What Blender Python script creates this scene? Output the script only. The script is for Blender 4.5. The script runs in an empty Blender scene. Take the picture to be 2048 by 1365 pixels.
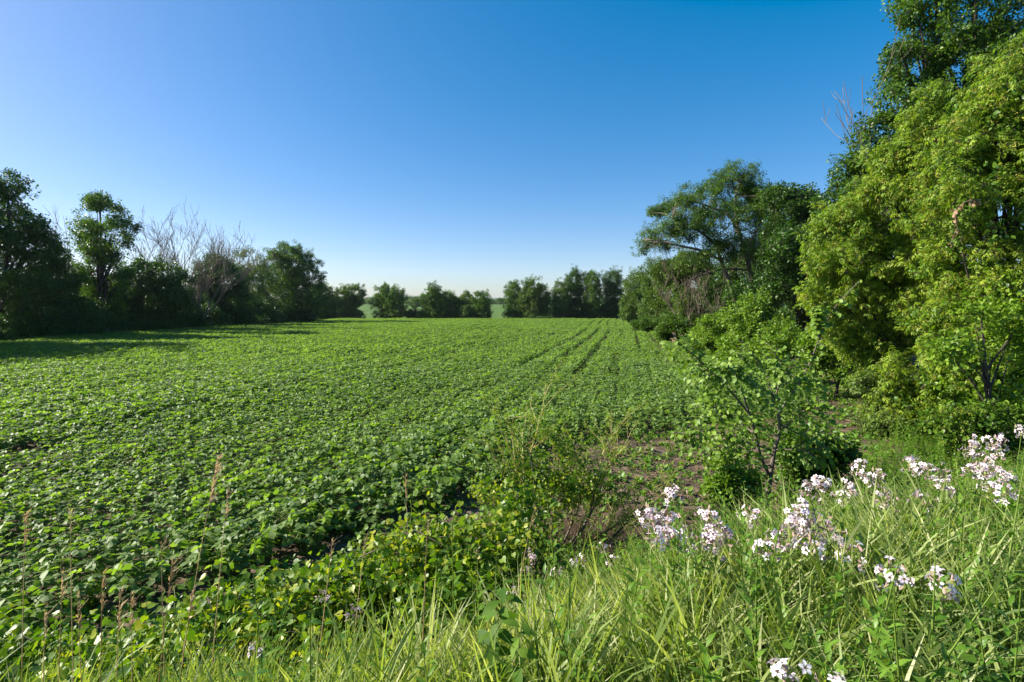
import bpy, math, numpy as np
from mathutils import Vector, noise as mnoise
S = bpy.context.scene
COL = S.collection
R = math.radians
rng = np.random.default_rng(11)

# ------------------------------------------------------------ camera, sky, sun, exposure
CAM_H = 3.0
PITCH = R(4.58)
cd = bpy.data.cameras.new('camera'); cam = bpy.data.objects.new('camera', cd); COL.objects.link(cam)
cd.lens = 18.0; cd.sensor_width = 36.0; cd.clip_start = 0.05; cd.clip_end = 6000
cam.location = (0, 0, CAM_H); cam.rotation_euler = (R(90) - PITCH, 0, 0)
S.camera = cam

SUN_EL, SUN_AZ = R(31), R(-82)            # azimuth from +Y, negative = to the left
world = bpy.data.worlds.new('World'); S.world = world; world.use_nodes = True
wn = world.node_tree; bg = wn.nodes['Background']
sky = wn.nodes.new('ShaderNodeTexSky'); sky.sky_type = 'NISHITA'; sky.sun_disc = False
sky.sun_elevation = SUN_EL; sky.sun_rotation = SUN_AZ
sky.altitude = 1500; sky.air_density = 0.9; sky.dust_density = 2.5; sky.ozone_density = 0.5
hs = wn.nodes.new('ShaderNodeHueSaturation'); hs.inputs['Saturation'].default_value = 1.57
gm = wn.nodes.new('ShaderNodeGamma'); gm.inputs[1].default_value = 0.712
tn_ = wn.nodes.new('ShaderNodeMixRGB'); tn_.blend_type = 'MULTIPLY'; tn_.inputs[0].default_value = 1.0; tn_.inputs[2].default_value = (.91, .965, 1.12, 1)
wn.links.new(sky.outputs[0], hs.inputs['Color']); wn.links.new(hs.outputs[0], gm.inputs[0]); wn.links.new(gm.outputs[0], tn_.inputs[1]); wn.links.new(tn_.outputs[0], bg.inputs[0])
bg.inputs[1].default_value = 0.106

sd = bpy.data.lights.new('sun', 'SUN'); sun = bpy.data.objects.new('sun', sd); COL.objects.link(sun)
sd.energy = 5.0; sd.angle = R(0.53); sd.color = (1.0, 0.93, 0.82)
sdir = Vector((math.sin(SUN_AZ) * math.cos(SUN_EL), math.cos(SUN_AZ) * math.cos(SUN_EL), math.sin(SUN_EL)))
sun.rotation_euler = sdir.to_track_quat('Z', 'Y').to_euler(); sun.location = (-30, 5, 40)

S.view_settings.view_transform = 'Standard'; S.view_settings.look = 'None'
S.view_settings.exposure = 1.3; S.view_settings.gamma = 1.0; S.view_settings.use_curve_mapping = False
S.render.engine = 'CYCLES'
cy = S.cycles
cy.max_bounces = 5; cy.diffuse_bounces = 3; cy.glossy_bounces = 2; cy.transmission_bounces = 4; cy.transparent_max_bounces = 4
cy.use_denoising = True; cy.sample_clamp_indirect = 4.0
try: cy.denoiser = 'OPENIMAGEDENOISE'
except Exception: pass

# ------------------------------------------------------------ helpers
HAZE = 0.00007
F = 1024.0
cp, sp = math.cos(PITCH), math.sin(PITCH)
def ray(px, py):
    u, v = (px - 1024) / F, (682.5 - py) / F
    return np.array([u, cp + v * sp, -sp + v * cp])
def at(px, py, Y):                     # world point on the ray of a photo pixel at forward distance Y
    r = ray(px, py); return np.array([0, 0, CAM_H]) + r * (Y / r[1])

def smooth(t): t = np.clip(t, 0, 1); return t * t * (3 - 2 * t)
A = R(21)
def sdist(x, y): return -x * math.sin(A) + y * math.cos(A)
def vnoise(x, y, f, seed=0.0):
    return 0.5 * (np.sin(x * f * 1.3 + 1.7 * np.sin(y * f * 0.9 + seed)) + np.sin(y * f * 1.1 + 1.9 * np.sin(x * f * 0.8 + seed * 2.1)))
def zg(x, y):
    x = np.asarray(x, float); y = np.asarray(y, float)
    s = sdist(x, y)
    bank = 1.5 * (1 - smooth((s - 1.1) / 3.6))
    bank = bank - 0.35 * smooth((-s - 2.5) / 3)
    fld = -0.0165 * np.clip(y - 8, 0, 127) - 0.008 * np.clip(y - 135, 0, 60)
    fld = fld + 0.10 * vnoise(x, y, 0.11) * smooth((y - 12) / 25) * (1 - smooth((y - 100) / 40))
    return bank + fld + 0.03 * vnoise(x, y, 1.3, 2.0)
def zg1(x, y): return float(zg(x, y))
def bean_right(y): return np.interp(y, [0, 8.5, 11, 14, 20, 37, 115, 140], [6.2, 6.6, 7.4, 8.6, 10.8, 12.6, 24.5, 29])
def bean_near(x): return np.interp(x, [-14, -4.5, -1, .5, 1.7, 3.75, 7], [5.0, 5.3, 6.8, 8.6, 9.3, 9.2, 9.1])   # in sdist

def tag(o, label=None, cat=None, group=None, kind=None):
    if label: o['label'] = label
    if cat: o['category'] = cat
    if group: o['group'] = group
    if kind: o['kind'] = kind
    return o
def empty(name, loc, label, cat, group=None, rz=0.0):
    o = bpy.data.objects.new(name, None); COL.objects.link(o); o.location = loc; o.rotation_euler = (0, 0, rz)
    o.empty_display_size = 0.2
    return tag(o, label, cat, group)
def link(name, me, parent=None, loc=(0, 0, 0)):
    o = bpy.data.objects.new(name, me); COL.objects.link(o); o.location = loc
    if parent is not None: o.parent = parent
    return o
def mesh(name, V, T3=None, Q4=None, tint=None, mats=(), mi=None, smoothf=False):
    me = bpy.data.meshes.new(name)
    V = np.asarray(V, np.float32).reshape(-1, 3)
    T3 = np.zeros((0, 3), np.int32) if T3 is None else np.asarray(T3, np.int32).reshape(-1, 3)
    Q4 = np.zeros((0, 4), np.int32) if Q4 is None else np.asarray(Q4, np.int32).reshape(-1, 4)
    me.vertices.add(len(V)); me.vertices.foreach_set('co', V.ravel())
    nl = T3.size + Q4.size; npoly = len(T3) + len(Q4)
    if npoly:
        me.loops.add(nl); me.polygons.add(npoly)
        me.loops.foreach_set('vertex_index', np.concatenate([T3.ravel(), Q4.ravel()]).astype(np.int32))
        st = np.concatenate([np.arange(len(T3)) * 3, T3.size + np.arange(len(Q4)) * 4]).astype(np.int32)
        me.polygons.foreach_set('loop_start', st)
        if mi is not None: me.polygons.foreach_set('material_index', np.asarray(mi, np.int32))
        if smoothf: me.polygons.foreach_set('use_smooth', np.ones(npoly, bool))
    if tint is not None:
        a = me.attributes.new('tint', 'FLOAT', 'POINT'); a.data.foreach_set('value', np.asarray(tint, np.float32))
    for m in mats: me.materials.append(m)
    me.update(calc_edges=True); me.validate()
    return me

class Geo:                             # collects pieces into one mesh
    def __init__(s): s.V = []; s.T = []; s.Q = []; s.ti = []; s.mt = []; s.mq = []; s.n = 0
    def add(s, V, T=None, Q=None, tint=0.5, m=0):
        V = np.asarray(V, float).reshape(-1, 3); s.V.append(V)
        s.ti.append(np.full(len(V), tint) if np.isscalar(tint) else np.asarray(tint))
        if T is not None and len(T): T = np.asarray(T).reshape(-1, 3); s.T.append(T + s.n); s.mt.append(np.full(len(T), m))
        if Q is not None and len(Q): Q = np.asarray(Q).reshape(-1, 4); s.Q.append(Q + s.n); s.mq.append(np.full(len(Q), m))
        s.n += len(V)
    def build(s, name, mats, smoothf=False):
        T = np.concatenate(s.T) if s.T else None; Q = np.concatenate(s.Q) if s.Q else None
        mi = np.concatenate((s.mt + s.mq)) if (s.mt or s.mq) else None
        return mesh(name, np.concatenate(s.V), T, Q, np.concatenate(s.ti), mats, mi, smoothf)
    def tube(s, P, rad, sides=5, tint=0.5, m=0):
        P = np.asarray(P, float); n = len(P); rad = np.broadcast_to(rad, (n,))
        d = np.gradient(P, axis=0); d /= np.linalg.norm(d, axis=1, keepdims=True) + 1e-9
        ref = np.array([0.13, 0.31, 1.0]) if abs(d[0][2]) < 0.9 else np.array([1.0, 0.2, 0.1])
        a = np.cross(d, ref); a /= np.linalg.norm(a, axis=1, keepdims=True) + 1e-9; b = np.cross(d, a)
        th = np.arange(sides) * 2 * math.pi / sides
        V = P[:, None] + rad[:, None, None] * (np.cos(th)[None, :, None] * a[:, None] + np.sin(th)[None, :, None] * b[:, None])
        i = np.arange(n - 1)[:, None] * sides; k = np.arange(sides)[None]; k2 = (k + 1) % sides
        Q = np.stack([i + k, i + k2, i + sides + k2, i + sides + k], -1).reshape(-1, 4)
        s.add(V.reshape(-1, 3), None, Q, tint, m)

def unit(v): v = np.asarray(v, float); return v / (np.linalg.norm(v, axis=-1, keepdims=True) + 1e-9)
def rdir(n, up=0.0, g=rng):
    v = g.normal(size=(n, 3)); v[:, 2] += up; return unit(v)

# leaf outlines: (x, y, z) along +Y length 1, triangles and quads
SHAPES = {
 'dia':  (np.array([(0,0,0),(-.33,.45,.06),(0,1,-.05),(.33,.45,.06)]), [(0,2,1),(0,3,2)], []),
 'oval': (np.array([(0,0,0),(-.30,.30,.05),(0,.32,-.02),(.30,.30,.05),(-.30,.65,.02),(0,.66,-.06),(.30,.65,.02),(0,1,-.16)]),
          [(0,2,1),(0,3,2),(4,5,7),(5,6,7)], [(1,2,5,4),(2,3,6,5)]),
 'lance': (np.array([(0,0,0),(-.11,.35,.02),(0,.35,-.01),(.11,.35,.02),(-.09,.65,-.05),(0,.65,-.08),(.09,.65,-.05),(0,1,-.26)]),
          [(0,2,1),(0,3,2),(4,5,7),(5,6,7)], [(1,2,5,4),(2,3,6,5)]),
 'heart': (np.array([(0,.08,0),(-.22,-.06,.03),(-.46,.16,.05),(-.40,.52,.02),(-.16,.70,-.03),(0,1,-.14),(.16,.70,-.03),(.40,.52,.02),(.46,.16,.05),(.22,-.06,.03),(0,.5,-.06)]),
          [(0,10,1),(1,10,2),(2,10,3),(3,10,4),(4,10,5),(5,10,6),(6,10,7),(7,10,8),(8,10,9),(9,10,0)], []),
}
SHAPES['heart'] = (SHAPES['heart'][0], [t[::-1] for t in SHAPES['heart'][1]], [])
def leaves(G, P, D, N, L, W=1.0, shape='oval', tint=None, m=0):
    """many leaves: base P, along D, facing N, length L, width factor W"""
    P = np.atleast_2d(P); n = len(P); D = unit(np.broadcast_to(D, (n, 3))); N = np.broadcast_to(N, (n, 3))
    X = unit(np.cross(D, N)); Z = np.cross(X, D)
    v, T, Q = SHAPES[shape]; k = len(v)
    L = np.broadcast_to(L, (n,))[:, None, None]; W = np.broadcast_to(W, (n,))[:, None]
    V = P[:, None] + L * ((v[:, 0][None] * W)[..., None] * X[:, None] + v[:, 1][None, :, None] * D[:, None] + v[:, 2][None, :, None] * Z[:, None])
    off = (np.arange(n) * k)[:, None, None]
    T = (np.array(T)[None] + off).reshape(-1, 3) if len(T) else None
    Q = (np.array(Q)[None] + off).reshape(-1, 4) if len(Q) else None
    if tint is None: tint = rng.random(n)
    G.add(V.reshape(-1, 3), T, Q, np.repeat(np.broadcast_to(tint, (n,)), k), m)

# ------------------------------------------------------------ materials
def leaf_mat(name, cols, rough=0.45, transl=0.35, tcol=(1.35, 1.45, 0.40), spec=0.3, nscale=0.25, namp=0.35, vein=False, sat=True):
    m = bpy.data.materials.new(name); m.use_nodes = True; nt = m.node_tree; N = nt.nodes; L = nt.links
    bs = N['Principled BSDF']; out = N['Material Output']
    at_ = N.new('ShaderNodeAttribute'); at_.attribute_name = 'tint'
    oi = N.new('ShaderNodeObjectInfo'); geo = N.new('ShaderNodeNewGeometry')
    no = N.new('ShaderNodeTexNoise'); no.inputs['Scale'].default_value = nscale; no.inputs['Detail'].default_value = 2
    L.new(geo.outputs['Position'], no.inputs['Vector'])
    def math_(op, a, b, c=None):
        q = N.new('ShaderNodeMath'); q.operation = op
        for i, v in enumerate((a, b, c)):
            if v is None: continue
            if isinstance(v, (int, float)): q.inputs[i].default_value = v
            else: L.new(v, q.inputs[i])
        return q.outputs[0]
    f = math_('MULTIPLY', at_.outputs['Fac'], 0.55)
    f = math_('MULTIPLY_ADD', oi.outputs['Random'], 0.45, f)
    n2 = math_('SUBTRACT', no.outputs['Fac'], 0.5)
    f = math_('MULTIPLY_ADD', n2, namp * 2, f)
    cr = N.new('ShaderNodeValToRGB'); L.new(f, cr.inputs[0])
    e = cr.color_ramp.elements
    cols = [(a * 1.02, b * 1.15, c * .6) if b > 1.4 * c and b > a * 1.02 and sat else (a, b, c) for a, b, c in cols]
    pos = np.linspace(0.08, 0.92, len(cols))
    for i, c in enumerate(cols):
        el = e[i] if i < 2 else e.new(pos[i])
        el.position = pos[i]; el.color = (*c, 1)
    base = cr.outputs[0]
    if vein:
        n3 = N.new('ShaderNodeTexNoise'); n3.inputs['Scale'].default_value = 60; L.new(geo.outputs['Position'], n3.inputs['Vector'])
        mx = N.new('ShaderNodeMixRGB'); mx.blend_type = 'MULTIPLY'; mx.inputs[0].default_value = 0.5
        L.new(base, mx.inputs[1]); L.new(n3.outputs['Fac'], mx.inputs[2]); 
        g = N.new('ShaderNodeMixRGB'); g.blend_type = 'MULTIPLY'; g.inputs[0].default_value = 1; g.inputs[2].default_value = (1.3, 1.3, 1.3, 1)
        L.new(mx.outputs[0], g.inputs[1]); base = g.outputs[0]
    L.new(base, bs.inputs['Base Color']); bs.inputs['Roughness'].default_value = rough
    bs.inputs['Specular IOR Level'].default_value = spec
    tm = N.new('ShaderNodeMixRGB'); tm.blend_type = 'MULTIPLY'; tm.inputs[0].default_value = 1.0; tm.inputs[2].default_value = (*tcol, 1)
    L.new(base, tm.inputs[1])
    tr = N.new('ShaderNodeBsdfTranslucent'); L.new(tm.outputs[0], tr.inputs[0])
    mix = N.new('ShaderNodeMixShader'); mix.inputs[0].default_value = transl
    L.new(bs.outputs[0], mix.inputs[1]); L.new(tr.outputs[0], mix.inputs[2]); L.new(mix.outputs[0], out.inputs[0])
    return m
def solid_mat(name, c1, c2, scale=8, rough=0.85, bump=0.3, bscale=20, stretch=(1, 1, 1)):
    m = bpy.data.materials.new(name); m.use_nodes = True; nt = m.node_tree; N = nt.nodes; L = nt.links
    bs = N['Principled BSDF']; tc = N.new('ShaderNodeTexCoord'); mp = N.new('ShaderNodeMapping'); mp.inputs['Scale'].default_value = stretch
    L.new(tc.outputs['Object'], mp.inputs[0])
    no = N.new('ShaderNodeTexNoise'); no.inputs['Scale'].default_value = scale; no.inputs['Detail'].default_value = 6; L.new(mp.outputs[0], no.inputs['Vector'])
    cr = N.new('ShaderNodeValToRGB'); cr.color_ramp.elements[0].position = .3; cr.color_ramp.elements[1].position = .7
    cr.color_ramp.elements[0].color = (*c1, 1); cr.color_ramp.elements[1].color = (*c2, 1); L.new(no.outputs['Fac'], cr.inputs[0])
    L.new(cr.outputs[0], bs.inputs['Base Color']); bs.inputs['Roughness'].default_value = rough; bs.inputs['Specular IOR Level'].default_value = .2
    b = N.new('ShaderNodeBump'); b.inputs['Strength'].default_value = bump; n2 = N.new('ShaderNodeTexNoise'); n2.inputs['Scale'].default_value = bscale; n2.inputs['Detail'].default_value = 5
    L.new(mp.outputs[0], n2.inputs['Vector']); L.new(n2.outputs['Fac'], b.inputs['Height']); L.new(b.outputs[0], bs.inputs['Normal'])
    return m

M = {}
M['dark']  = leaf_mat('leaf_dark_green', [(.024,.052,.014),(.042,.088,.020),(.070,.125,.026)], .42, .30)
M['mid']   = leaf_mat('leaf_mid_green', [(.036,.075,.014),(.066,.125,.020),(.115,.175,.026)], .42, .34)
M['olive'] = leaf_mat('leaf_olive_green', [(.046,.080,.020),(.080,.130,.028),(.125,.175,.040)], .45, .32)
M['elder'] = leaf_mat('leaf_box_elder', [(.088,.150,.024),(.168,.240,.036),(.300,.340,.050)], .5, .45, namp=.3)
M['seed']  = leaf_mat('pale_winged_seeds', [(.38,.40,.05),(.52,.50,.09),(.60,.50,.18)], .55, .45)
M['lime']  = leaf_mat('leaf_bright_lime', [(.075,.135,.020),(.130,.205,.030),(.210,.280,.045)], .42, .4)
M['pale']  = leaf_mat('leaf_pale_green', [(.060,.095,.035),(.095,.140,.055),(.14,.18,.07)], .5, .35)
M['rust']  = leaf_mat('leaf_dead_rust', [(.28,.16,.09),(.40,.26,.16),(.52,.38,.26)], .7, .25, tcol=(1.2,1,.8))
M['bean']  = leaf_mat('leaf_soybean', [(.078,.150,.028),(.130,.218,.040),(.200,.300,.062)], .55, .48, nscale=.12, namp=.30, spec=.40, sat=False)
M['vine']  = leaf_mat('leaf_grapevine', [(.040,.085,.016),(.080,.145,.022),(.18,.24,.030),(.36,.36,.030)], .42, .40, nscale=.9, namp=.5)
M['sap']   = leaf_mat('leaf_sapling', [(.060,.110,.024),(.110,.175,.036),(.190,.260,.055)], .5, .34, nscale=.8)
M['grass'] = leaf_mat('grass_blade', [(.095,.150,.034),(.180,.250,.058),(.300,.355,.120),(.48,.48,.27)], .5, .42, nscale=.5, namp=.35, sat=False)
M['forb']  = leaf_mat('leaf_wildflower', [(.050,.110,.020),(.090,.170,.028),(.160,.235,.045)], .42, .38, nscale=1.0)
M['broad'] = leaf_mat('leaf_broad_dark', [(.045,.095,.018),(.075,.135,.022),(.125,.190,.030)], .6, .42, spec=.2, nscale=1.0)
M['petal'] = leaf_mat('petal_pale_pink', [(.70,.52,.62),(.82,.72,.76),(.88,.85,.84)], .6, .30, tcol=(1, .95, 1), nscale=2.0, namp=.6)
M['bud']   = leaf_mat('calyx_pink_green', [(.20,.24,.07),(.35,.26,.20),(.45,.28,.30)], .5, .3, tcol=(1.1,1,.9))
M['stemg'] = leaf_mat('green_stem', [(.08,.12,.03),(.12,.17,.04),(.17,.20,.06)], .5, .15)
M['twigy'] = leaf_mat('yellow_twig', [(.22,.20,.06),(.30,.26,.08),(.36,.28,.12)], .55, .05)
M['straw'] = leaf_mat('dry_straw', [(.38,.26,.14),(.52,.38,.21),(.62,.48,.30)], .6, .3, tcol=(1.1,1,.85))
M['bark']  = solid_mat('bark_grey_brown', (.07,.055,.042), (.20,.17,.14), 5, .9, .8, 14, (1, 1, .3))
M['barkd'] = solid_mat('bark_dark', (.035,.028,.022), (.09,.075,.06), 5, .9, .6, 14, (1, 1, .3))
M['dead']  = solid_mat('dead_wood_grey', (.10,.08,.055), (.22,.18,.13), 6, .85, .3, 20, (1, 1, .3))
M['clod']  = solid_mat('soil_clod', (.064,.046,.030), (.14,.104,.068), 9, .95, .8, 30)

def ground_mat():
    m = bpy.data.materials.new('ground_soil_and_far_crops'); m.use_nodes = True; nt = m.node_tree; N = nt.nodes; L = nt.links
    bs = N['Principled BSDF']; geo = N.new('ShaderNodeNewGeometry'); bs.inputs['Roughness'].default_value = .95; bs.inputs['Specular IOR Level'].default_value = .15
    def noise_(sc, det=6):
        n = N.new('ShaderNodeTexNoise'); n.inputs['Scale'].default_value = sc; n.inputs['Detail'].default_value = det; L.new(geo.outputs['Position'], n.inputs['Vector']); return n.outputs['Fac']
    def ramp(f, *st):
        cr = N.new('ShaderNodeValToRGB'); L.new(f, cr.inputs[0])
        for i, (p, c) in enumerate(st):
            e = cr.color_ramp.elements[i] if i < 2 else cr.color_ramp.elements.new(p)
            e.position = p; e.color = (*c, 1)
        return cr.outputs[0]
    soil = ramp(noise_(3.5, 10), (.30, (.058,.041,.026)), (.55, (.110,.082,.052)), (.75, (.205,.160,.102)))
    duff = ramp(noise_(14), (.35, (.028,.032,.014)), (.6, (.060,.066,.025)), (.8, (.13,.115,.06)))
    far = ramp(noise_(.06, 8), (.3, (.055,.115,.018)), (.7, (.095,.155,.030)))
    sx = N.new('ShaderNodeSeparateXYZ'); L.new(geo.outputs['Position'], sx.inputs[0])
    def mr(v, a, b):
        q = N.new('ShaderNodeMapRange'); q.inputs[1].default_value = a; q.inputs[2].default_value = b; L.new(v, q.inputs[0]); return q.outputs[0]
    dot = N.new('ShaderNodeVectorMath'); dot.operation = 'DOT_PRODUCT'; dot.inputs[1].default_value = (-math.sin(A), math.cos(A), 0); L.new(geo.outputs['Position'], dot.inputs[0])
    def mix(f, a, b):
        q = N.new('ShaderNodeMixRGB'); L.new(f, q.inputs[0]); L.new(a, q.inputs[1]); L.new(b, q.inputs[2]); return q.outputs[0]
    c = mix(mr(dot.outputs['Value'], 3.9, 4.9), duff, soil)
    ln = N.new('ShaderNodeVectorMath'); ln.operation = 'DOT_PRODUCT'; ln.inputs[1].default_value = (1, -.15, 0); L.new(geo.outputs['Position'], ln.inputs[0])
    c = mix(mr(ln.outputs['Value'], 11.5, 13.5), c, duff); c = mix(mr(ln.outputs['Value'], 30, 34), c, far); c = mix(mr(sx.outputs[0], -47, -52), c, far)
    c = mix(mr(sx.outputs[1], 131, 134), c, far)
    L.new(c, bs.inputs['Base Color'])
    b = N.new('ShaderNodeBump'); b.inputs['Strength'].default_value = 1.0; b.inputs['Distance'].default_value = .05; L.new(noise_(7, 12), b.inputs['Height']); L.new(b.outputs[0], bs.inputs['Normal'])
    return m

# ------------------------------------------------------------ ground
def axis(lo, hi, near_lo, near_hi, fine, grow=1.13):
    a = list(np.arange(near_lo, near_hi, fine)); st = fine; v = near_hi
    while v < hi: a.append(v); st *= grow; v += st
    a.append(hi); st = fine; v = near_lo - fine; pre = []
    while v > lo: pre.append(v); st *= grow; v -= st
    pre.append(lo); return np.array(pre[::-1] + a)
xs = axis(-3000, 3000, -8, 14, .10); ys = axis(-400, 3500, -2, 16, .10)
XX, YY = np.meshgrid(xs, ys)
ZZ = zg(XX, YY)
rough_amt = smooth((sdist(XX, YY) - 4) / 1.5) * (np.abs(XX) < 20) * (YY < 25)
nz = np.array([mnoise.fractal(Vector((a * 3.1, b * 3.1, 0)), 0.6, 2.0, 5) if r > 0 else 0 for a, b, r in zip(XX.ravel(), YY.ravel(), rough_amt.ravel())]).reshape(XX.shape)
ZZ = ZZ + nz * .035 * rough_amt
ny, nx = XX.shape
i = np.arange(ny - 1)[:, None] * nx + np.arange(nx - 1)[None]
Q = np.stack([i, i + 1, i + nx + 1, i + nx], -1).reshape(-1, 4)
g = link('ground', mesh('ground', np.stack([XX, YY, ZZ], -1), None, Q, None, [ground_mat()], smoothf=True))
tag(g, 'brown soil and bank earth reaching to the far green fields', None, None, 'structure')

# ------------------------------------------------------------ scatter by geometry nodes
def proto(name, me):
    return bpy.data.objects.new(name, me)          # never linked to the scene
def proto_set(name, meshes):
    c = bpy.data.collections.new(name)
    for k, me in enumerate(meshes): c.objects.link(proto('%s_%02d' % (name, k), me))
    ng = bpy.data.node_groups.new(name, 'GeometryNodeTree'); ng.is_modifier = True
    ng.interface.new_socket('Geometry', in_out='INPUT', socket_type='NodeSocketGeometry')
    ng.interface.new_socket('Geometry', in_out='OUTPUT', socket_type='NodeSocketGeometry')
    N = ng.nodes; L = ng.links
    gi = N.new('NodeGroupInput'); go = N.new('NodeGroupOutput'); iop = N.new('GeometryNodeInstanceOnPoints')
    ci = N.new('GeometryNodeCollectionInfo'); ci.inputs['Collection'].default_value = c; ci.inputs['Separate Children'].default_value = True; ci.inputs['Reset Children'].default_value = True
    def attr(n, t):
        a = N.new('GeometryNodeInputNamedAttribute'); a.data_type = t; a.inputs['Name'].default_value = n; return a.outputs['Attribute']
    L.new(gi.outputs[0], iop.inputs['Points']); L.new(ci.outputs[0], iop.inputs['Instance'])
    iop.inputs['Pick Instance'].default_value = True
    L.new(attr('idx', 'INT'), iop.inputs['Instance Index'])
    er = N.new('FunctionNodeEulerToRotation'); L.new(attr('rot', 'FLOAT_VECTOR'), er.inputs[0]); L.new(er.outputs[0], iop.inputs['Rotation'])
    L.new(attr('scl', 'FLOAT'), iop.inputs['Scale']); L.new(iop.outputs[0], go.inputs[0])
    return (ng, len(meshes))
def scatter(name, P, rot, scl, pset, parent=None, idx=None):
    ng, n = pset; me = bpy.data.meshes.new(name); P = np.asarray(P, np.float32)
    me.vertices.add(len(P)); me.vertices.foreach_set('co', P.ravel())
    a = me.attributes.new('rot', 'FLOAT_VECTOR', 'POINT'); a.data.foreach_set('vector', np.asarray(rot, np.float32).ravel())
    a = me.attributes.new('scl', 'FLOAT', 'POINT'); a.data.foreach_set('value', np.broadcast_to(scl, (len(P),)).astype(np.float32))
    if idx is None: idx = rng.integers(0, n, len(P))
    a = me.attributes.new('idx', 'INT', 'POINT'); a.data.foreach_set('value', np.asarray(idx, np.int32))
    o = link(name, me, parent); md = o.modifiers.new('scatter', 'NODES'); md.node_group = ng
    return tag(o, kind='stuff')

# ---- sprig meshes
def broad_sprig(mat, n, L, shape, rad=.5, droop=.25, wf=1.0, extra=None):
    G = Geo(); g = rng
    P = rdir(n) * (g.random(n) ** .45)[:, None] * (rad, rad, rad * .6)
    D = unit(P + g.normal(size=(n, 3)) * .35 * rad); D[:, 2] -= droop
    Nn = unit(np.array([0, 0, 1.0]) + g.normal(size=(n, 3)) * .55 + unit(P) * .5)
    leaves(G, P, D, Nn, L * (.7 + .6 * g.random(n)), wf, shape)
    for k in range(3):
        j = g.integers(n); G.tube([(0, 0, -rad * .6), tuple(P[j] * .5), tuple(P[j])], [.012 * rad * 2, .008 * rad * 2, .003], 3, .5, 1)
    if extra: leaves(G, P[:extra[0]] * .9, unit(g.normal(size=(extra[0], 3)) - (0, 0, 1.5)), rdir(extra[0]), extra[1], .6, 'dia', m=2)
    mats = [M[mat], M['barkd']] + ([M['seed']] if extra else [])
    return G.build(mat + '_sprig', mats)
def elder_sprig(mat='elder', seeds=0):
    G = Geo(); g = rng
    G.tube([(0, 0, -.12), (0, .02, 0), (.02, .04, .12)], [.006, .005, .003], 3, .5, 1)
    for k in range(7):
        a = k * 2.4 + g.random(); el = .25 + .5 * g.random()
        d = np.array([math.cos(a) * math.cos(el), math.sin(a) * math.cos(el), math.sin(el)])
        p0 = np.array([0, 0, -.1 + .035 * k]); pts = [p0 + d * t * .2 - np.array([0, 0, 1]) * (t * t * .10) for t in (0, .5, 1)]
        G.tube(pts, .002, 3, .6, 1)
        tn = g.random()
        for (t, sgn) in ((.5, 1), (.5, -1), (.85, 1), (.85, -1), (1, 0)):
            b = p0 + d * t * .2 - np.array([0, 0, 1]) * (t * t * .10)
            side = np.cross(d, (0, 0, 1)) * sgn
            dd = unit(d * .6 + side * .9 + np.array([0, 0, -.75 - .5 * g.random()]))
            nn = unit(np.array([0, 0, 1]) + d * .8 + g.normal(size=3) * .3)
            leaves(G, b, dd, nn, .08 + .035 * g.random(), 1.4, 'lance', tint=np.clip(tn + g.normal() * .15, 0, 1))
    for k in range(seeds):
        p = g.normal(size=3) * .07 - (0, 0, .04); n = 7
        leaves(G, p + g.normal(size=(n, 3)) * .025, unit(g.normal(size=(n, 3)) * .5 - (0, 0, 1)), rdir(n), .04, .6, 'dia', m=2)
    return G.build('box_elder_sprig', [M[mat], M['barkd'], M['seed']])
def vine_sprig(mat='vine', n=26, rad=.28, L=.065):
    G = Geo(); g = rng
    P = g.normal(size=(n, 3)) * (rad * .6, rad * .6, rad * .22)
    D = unit(g.normal(size=(n, 3)) * (1, 1, .4) + (0.2, -.2, -.55))
    Nn = unit(np.array([-.35, -.1, .8]) + g.normal(size=(n, 3)) * .45)
    leaves(G, P, D, Nn, L * (.55 + .75 * g.random(n)), 1.0, 'heart')
    for k in range(4): j = g.integers(n); G.tube([(0, 0, -rad * .5), tuple(P[j] * .6), tuple(P[j])], .003, 3, .5, 1)
    return G.build('vine_sprig', [M[mat], M['stemg']])
PS = {}
for nm in ('dark', 'mid', 'olive', 'pale', 'lime'):
    PS[nm] = proto_set(nm + '_far_sprigs', [broad_sprig(nm, 36, .19, 'dia') for k in range(5)])
    PS[nm + '_n'] = proto_set(nm + '_near_sprigs', [broad_sprig(nm, 26, .105, 'oval', rad=.3, wf=1.05) for k in range(5)])
PS['elder'] = proto_set('box_elder_sprigs', [elder_sprig(seeds=s) for s in (0, 1, 2, 3, 5, 8)])
PS['walnut'] = proto_set('walnut_sprigs', [broad_sprig('mid', 36, .17, 'dia', rad=.5, droop=.5, wf=.8) for k in range(5)])
PS['vine'] = proto_set('vine_sprigs', [vine_sprig() for k in range(6)])
PS['vinew'] = proto_set('wall_vine_sprigs', [vine_sprig('lime', 20, .3, .09) for k in range(4)])
PS['rust'] = proto_set('withered_sprigs', [broad_sprig('rust', 14, .11, 'oval', rad=.22, droop=1.0) for k in range(3)])

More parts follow.
